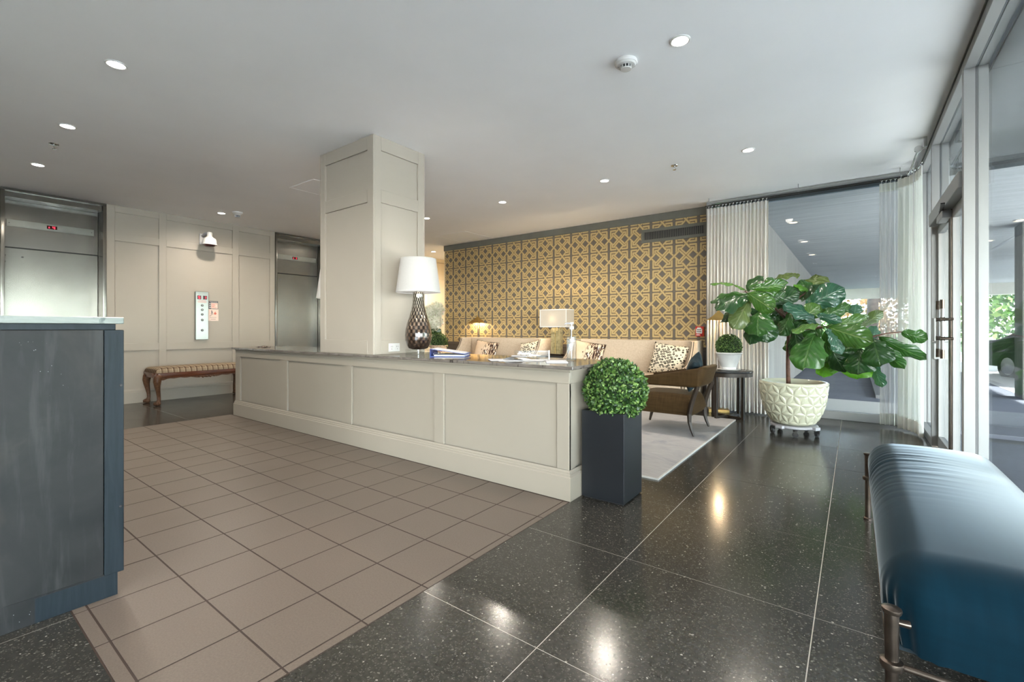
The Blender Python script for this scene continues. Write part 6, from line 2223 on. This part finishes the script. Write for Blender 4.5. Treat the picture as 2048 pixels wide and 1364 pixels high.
up_ = obj('upholstery', bench_skin(), M['velvet_blue'], vb_)
bm = bmesh.new()
bm.from_mesh(up_.data)
bmesh.ops.remove_doubles(bm, verts=bm.verts, dist=0.0004)
bmesh.ops.recalc_face_normals(bm, faces=bm.faces)
bm.to_mesh(up_.data)
bm.free()
up_.data.polygons.foreach_set('use_smooth', [True] * len(up_.data.polygons))
zt_, zring = 0.383, 0.238
for lx, ly, s in ((ux0 + 0.018, uy0 - 0.026, -1), (ux1 - 0.018, uy0 - 0.026, -1), (ux0 + 0.004, uy1 + 0.028, 1), (ux1 - 0.018, uy1 + 0.028, 1)):
    lg = obj('leg', MB().lathe([(0.0, 0.0005), (0.020, 0.0005), (0.020, 0.012), (0.014, 0.016), (0.014, zring - 0.012), (0.0145, zring + 0.012), (0.016, zt_ - 0.02), (0.0155, zt_ - 0.012), (0.0, zt_ - 0.012)], (lx, ly, 0), 20, cap=False), M['bronze'], vb_, smooth=SM)
    obj('cap', MB().lathe([(0.0, zt_ - 0.014), (0.020, zt_ - 0.013), (0.0215, zt_ - 0.008), (0.021, zt_ - 0.002), (0.016, zt_), (0.0, zt_ + 0.001)], (lx, ly, 0), 20, cap=False), M['bronze'], lg, smooth=SM)
    obj('ring_joint', MB().lathe([(0.014, zring - 0.012), (0.024, zring - 0.009), (0.026, zring), (0.024, zring + 0.009), (0.014, zring + 0.012)], (lx, ly, 0), 20, cap=False), M['bronze'], lg, smooth=SM)
    sgn = 1 if lx < 0.3 else -1
    obj('stud', MB().tube([(lx + sgn * 0.010, ly, zt_ - 0.035), (lx + sgn * 0.035, ly - s * 0.008, zt_ - 0.037)], [0.008, 0.010], 10), M['bronze'], lg, smooth=SM)
for y in (uy0 - 0.026, uy1 + 0.028):
    obj('stretcher', MB().tube([(ux0 + 0.025, y, zring), (ux1 - 0.025, y, zring)], 0.0085, 12), M['bronze'], vb_, smooth=SM)
for x in (ux0 + 0.016, ux1 - 0.016):
    obj('side_rail', MB().tube([(x, uy0 - 0.02, zring), (x, uy1 + 0.02, zring)], 0.0085, 12), M['bronze'], vb_, smooth=SM)


# ================================================================== CURTAINS
def drape(name, lab, pts, folds, amp, z0, z1, mat, hem, spread=1.0, seed=0, group=None, nseg=9, gather=0.35):
    rnd = random.Random(seed)
    pts = [Vector((*p, 0)) for p in pts]
    ln = [0]
    for a, b in zip(pts, pts[1:]):
        ln.append(ln[-1] + (b - a).length)

    def at(s):
        d = s * ln[-1]
        for i in range(len(pts) - 1):
            if d <= ln[i + 1] + 1e-9:
                k = (d - ln[i]) / (ln[i + 1] - ln[i])
                tg = (pts[i + 1] - pts[i]).normalized()
                return pts[i].lerp(pts[i + 1], k), Vector((tg.y, -tg.x, 0))
        return pts[-1], Vector((0, -1, 0))
    jit = [rnd.uniform(-0.25, 0.25) for _ in range(folds * 2 + 3)]
    am = [rnd.uniform(0.7, 1.25) for _ in range(folds * 2 + 3)]
    nu = folds * 10

    def f(u, v, out=0.0):
        p, nn = at(min(1, max(0, u + 0.15 / folds * math.sin(v * 2.2 + u * 31) * v)))
        i = int(u * folds)
        w = math.sin(TAU * u * folds + jit[i] * v * 3)
        sh = abs(w) ** 0.7 * (1 if w > 0 else -1)
        A = amp * am[i] * (gather + (1 - gather) * min(1, v * 2.5))
        q = p + nn * (A * sh + out)
        return (q.x, q.y, z1 + (z0 - z1) * v + 0.012 * (1 - v) * max(0, math.sin(TAU * u * folds)) * 0)
    t = thing(name, lab, 'curtain', (pts[0].x, pts[0].y, z0), group=group)
    vh = 1 - 0.125 / (z1 - z0)
    obj('panel', MB().grid(lambda u, v: f(u, v), nu, nseg), mat, t, smooth=True, fixn=False)
    obj('hem', MB().grid(lambda u, v: f(u, vh + (1 - vh) * v, 0.0035), nu, 2), hem, t, smooth=True, fixn=False)
    obj('heading', MB().grid(lambda u, v: f(u, v * 0.035, 0.003), nu, 1), hem, t, smooth=True, fixn=False)
    hk = MB()
    for k in range(folds):
        p, nn = at((k + 0.5) / folds)
        hk.tube([(p.x, p.y, z1 - 0.02), (p.x, p.y, z1 + 0.028)], 0.0025, 5)
        hk.lathe([(0.006, -0.003), (0.010, 0.0), (0.006, 0.003)], (p.x, p.y, z1 + 0.034), 8, axis='y', cap=False)
    obj('hooks', hk, M['chrome'], t)['kind'] = 'stuff'
    return t


drape('curtain', 'gathered ivory curtain left of the end window, beside the wallpaper', [(-1.595, 6.53), (-0.865, 6.53)], 17, 0.045, 0.022, 2.705, M['drape'], M['hem'], seed=3)
drape('curtain', 'thin white sheer curtain at the right side of the end window', [(0.222, 6.545), (0.415, 6.545)], 5, 0.020, 0.03, 2.705, M['sheer'], M['sheer2'], seed=4)
c3 = drape('curtain', 'ivory sheer curtain bunched in the corner against the street glazing', [(0.375, 6.46), (0.46, 6.40), (0.525, 6.22), (0.530, 6.02)], 8, 0.022, 0.022, 2.705, M['sheer2'], M['hem'], seed=5)
obj('draw_wand', MB().tube([(0.470, 6.05, 2.70), (0.470, 6.05, 1.42)], 0.004, 8), M['white_plastic'], c3)

rod = thing('curtain_rod', 'double dark metal curtain rod across the top of the end window', 'curtain rod', (-0.6, 6.53, 2.745))
for y in (6.53, 6.60):
    obj('rod', MB().tube([(-1.62, y, 2.745), (0.50, y, 2.745)], 0.008, 12), M['black_metal'], rod, smooth=SM)
for x in (-1.58, -0.55, 0.40):
    obj('bracket', MB().box(x - 0.006, x + 0.006, 6.515, 6.615, 2.757, 2.763).box(x - 0.003, x + 0.003, 6.56, 6.57, 2.763, CH - 0.0005), M['alu'], rod)
rod2 = thing('curtain_rod', 'short steel curtain rod with round end cap along the street glazing', 'curtain rod', (0.47, 6.0, 2.745))
obj('rod', MB().tube([(0.470, 6.48, 2.745), (0.470, 5.62, 2.745)], 0.012, 14), M['chrome'], rod2, smooth=SM)
obj('end_cap', MB().tube([(0.470, 5.62, 2.745), (0.470, 5.60, 2.745)], 0.030, 20), M['chrome'], rod2, smooth=SM)
for y in (5.66, 6.45):
    obj('bracket', MB().box(0.470, 0.535, y - 0.012, y + 0.012, 2.757, 2.766).box(0.51, 0.535, y - 0.02, y + 0.02, 2.766, CH - 0.0005), M['chrome'], rod2)
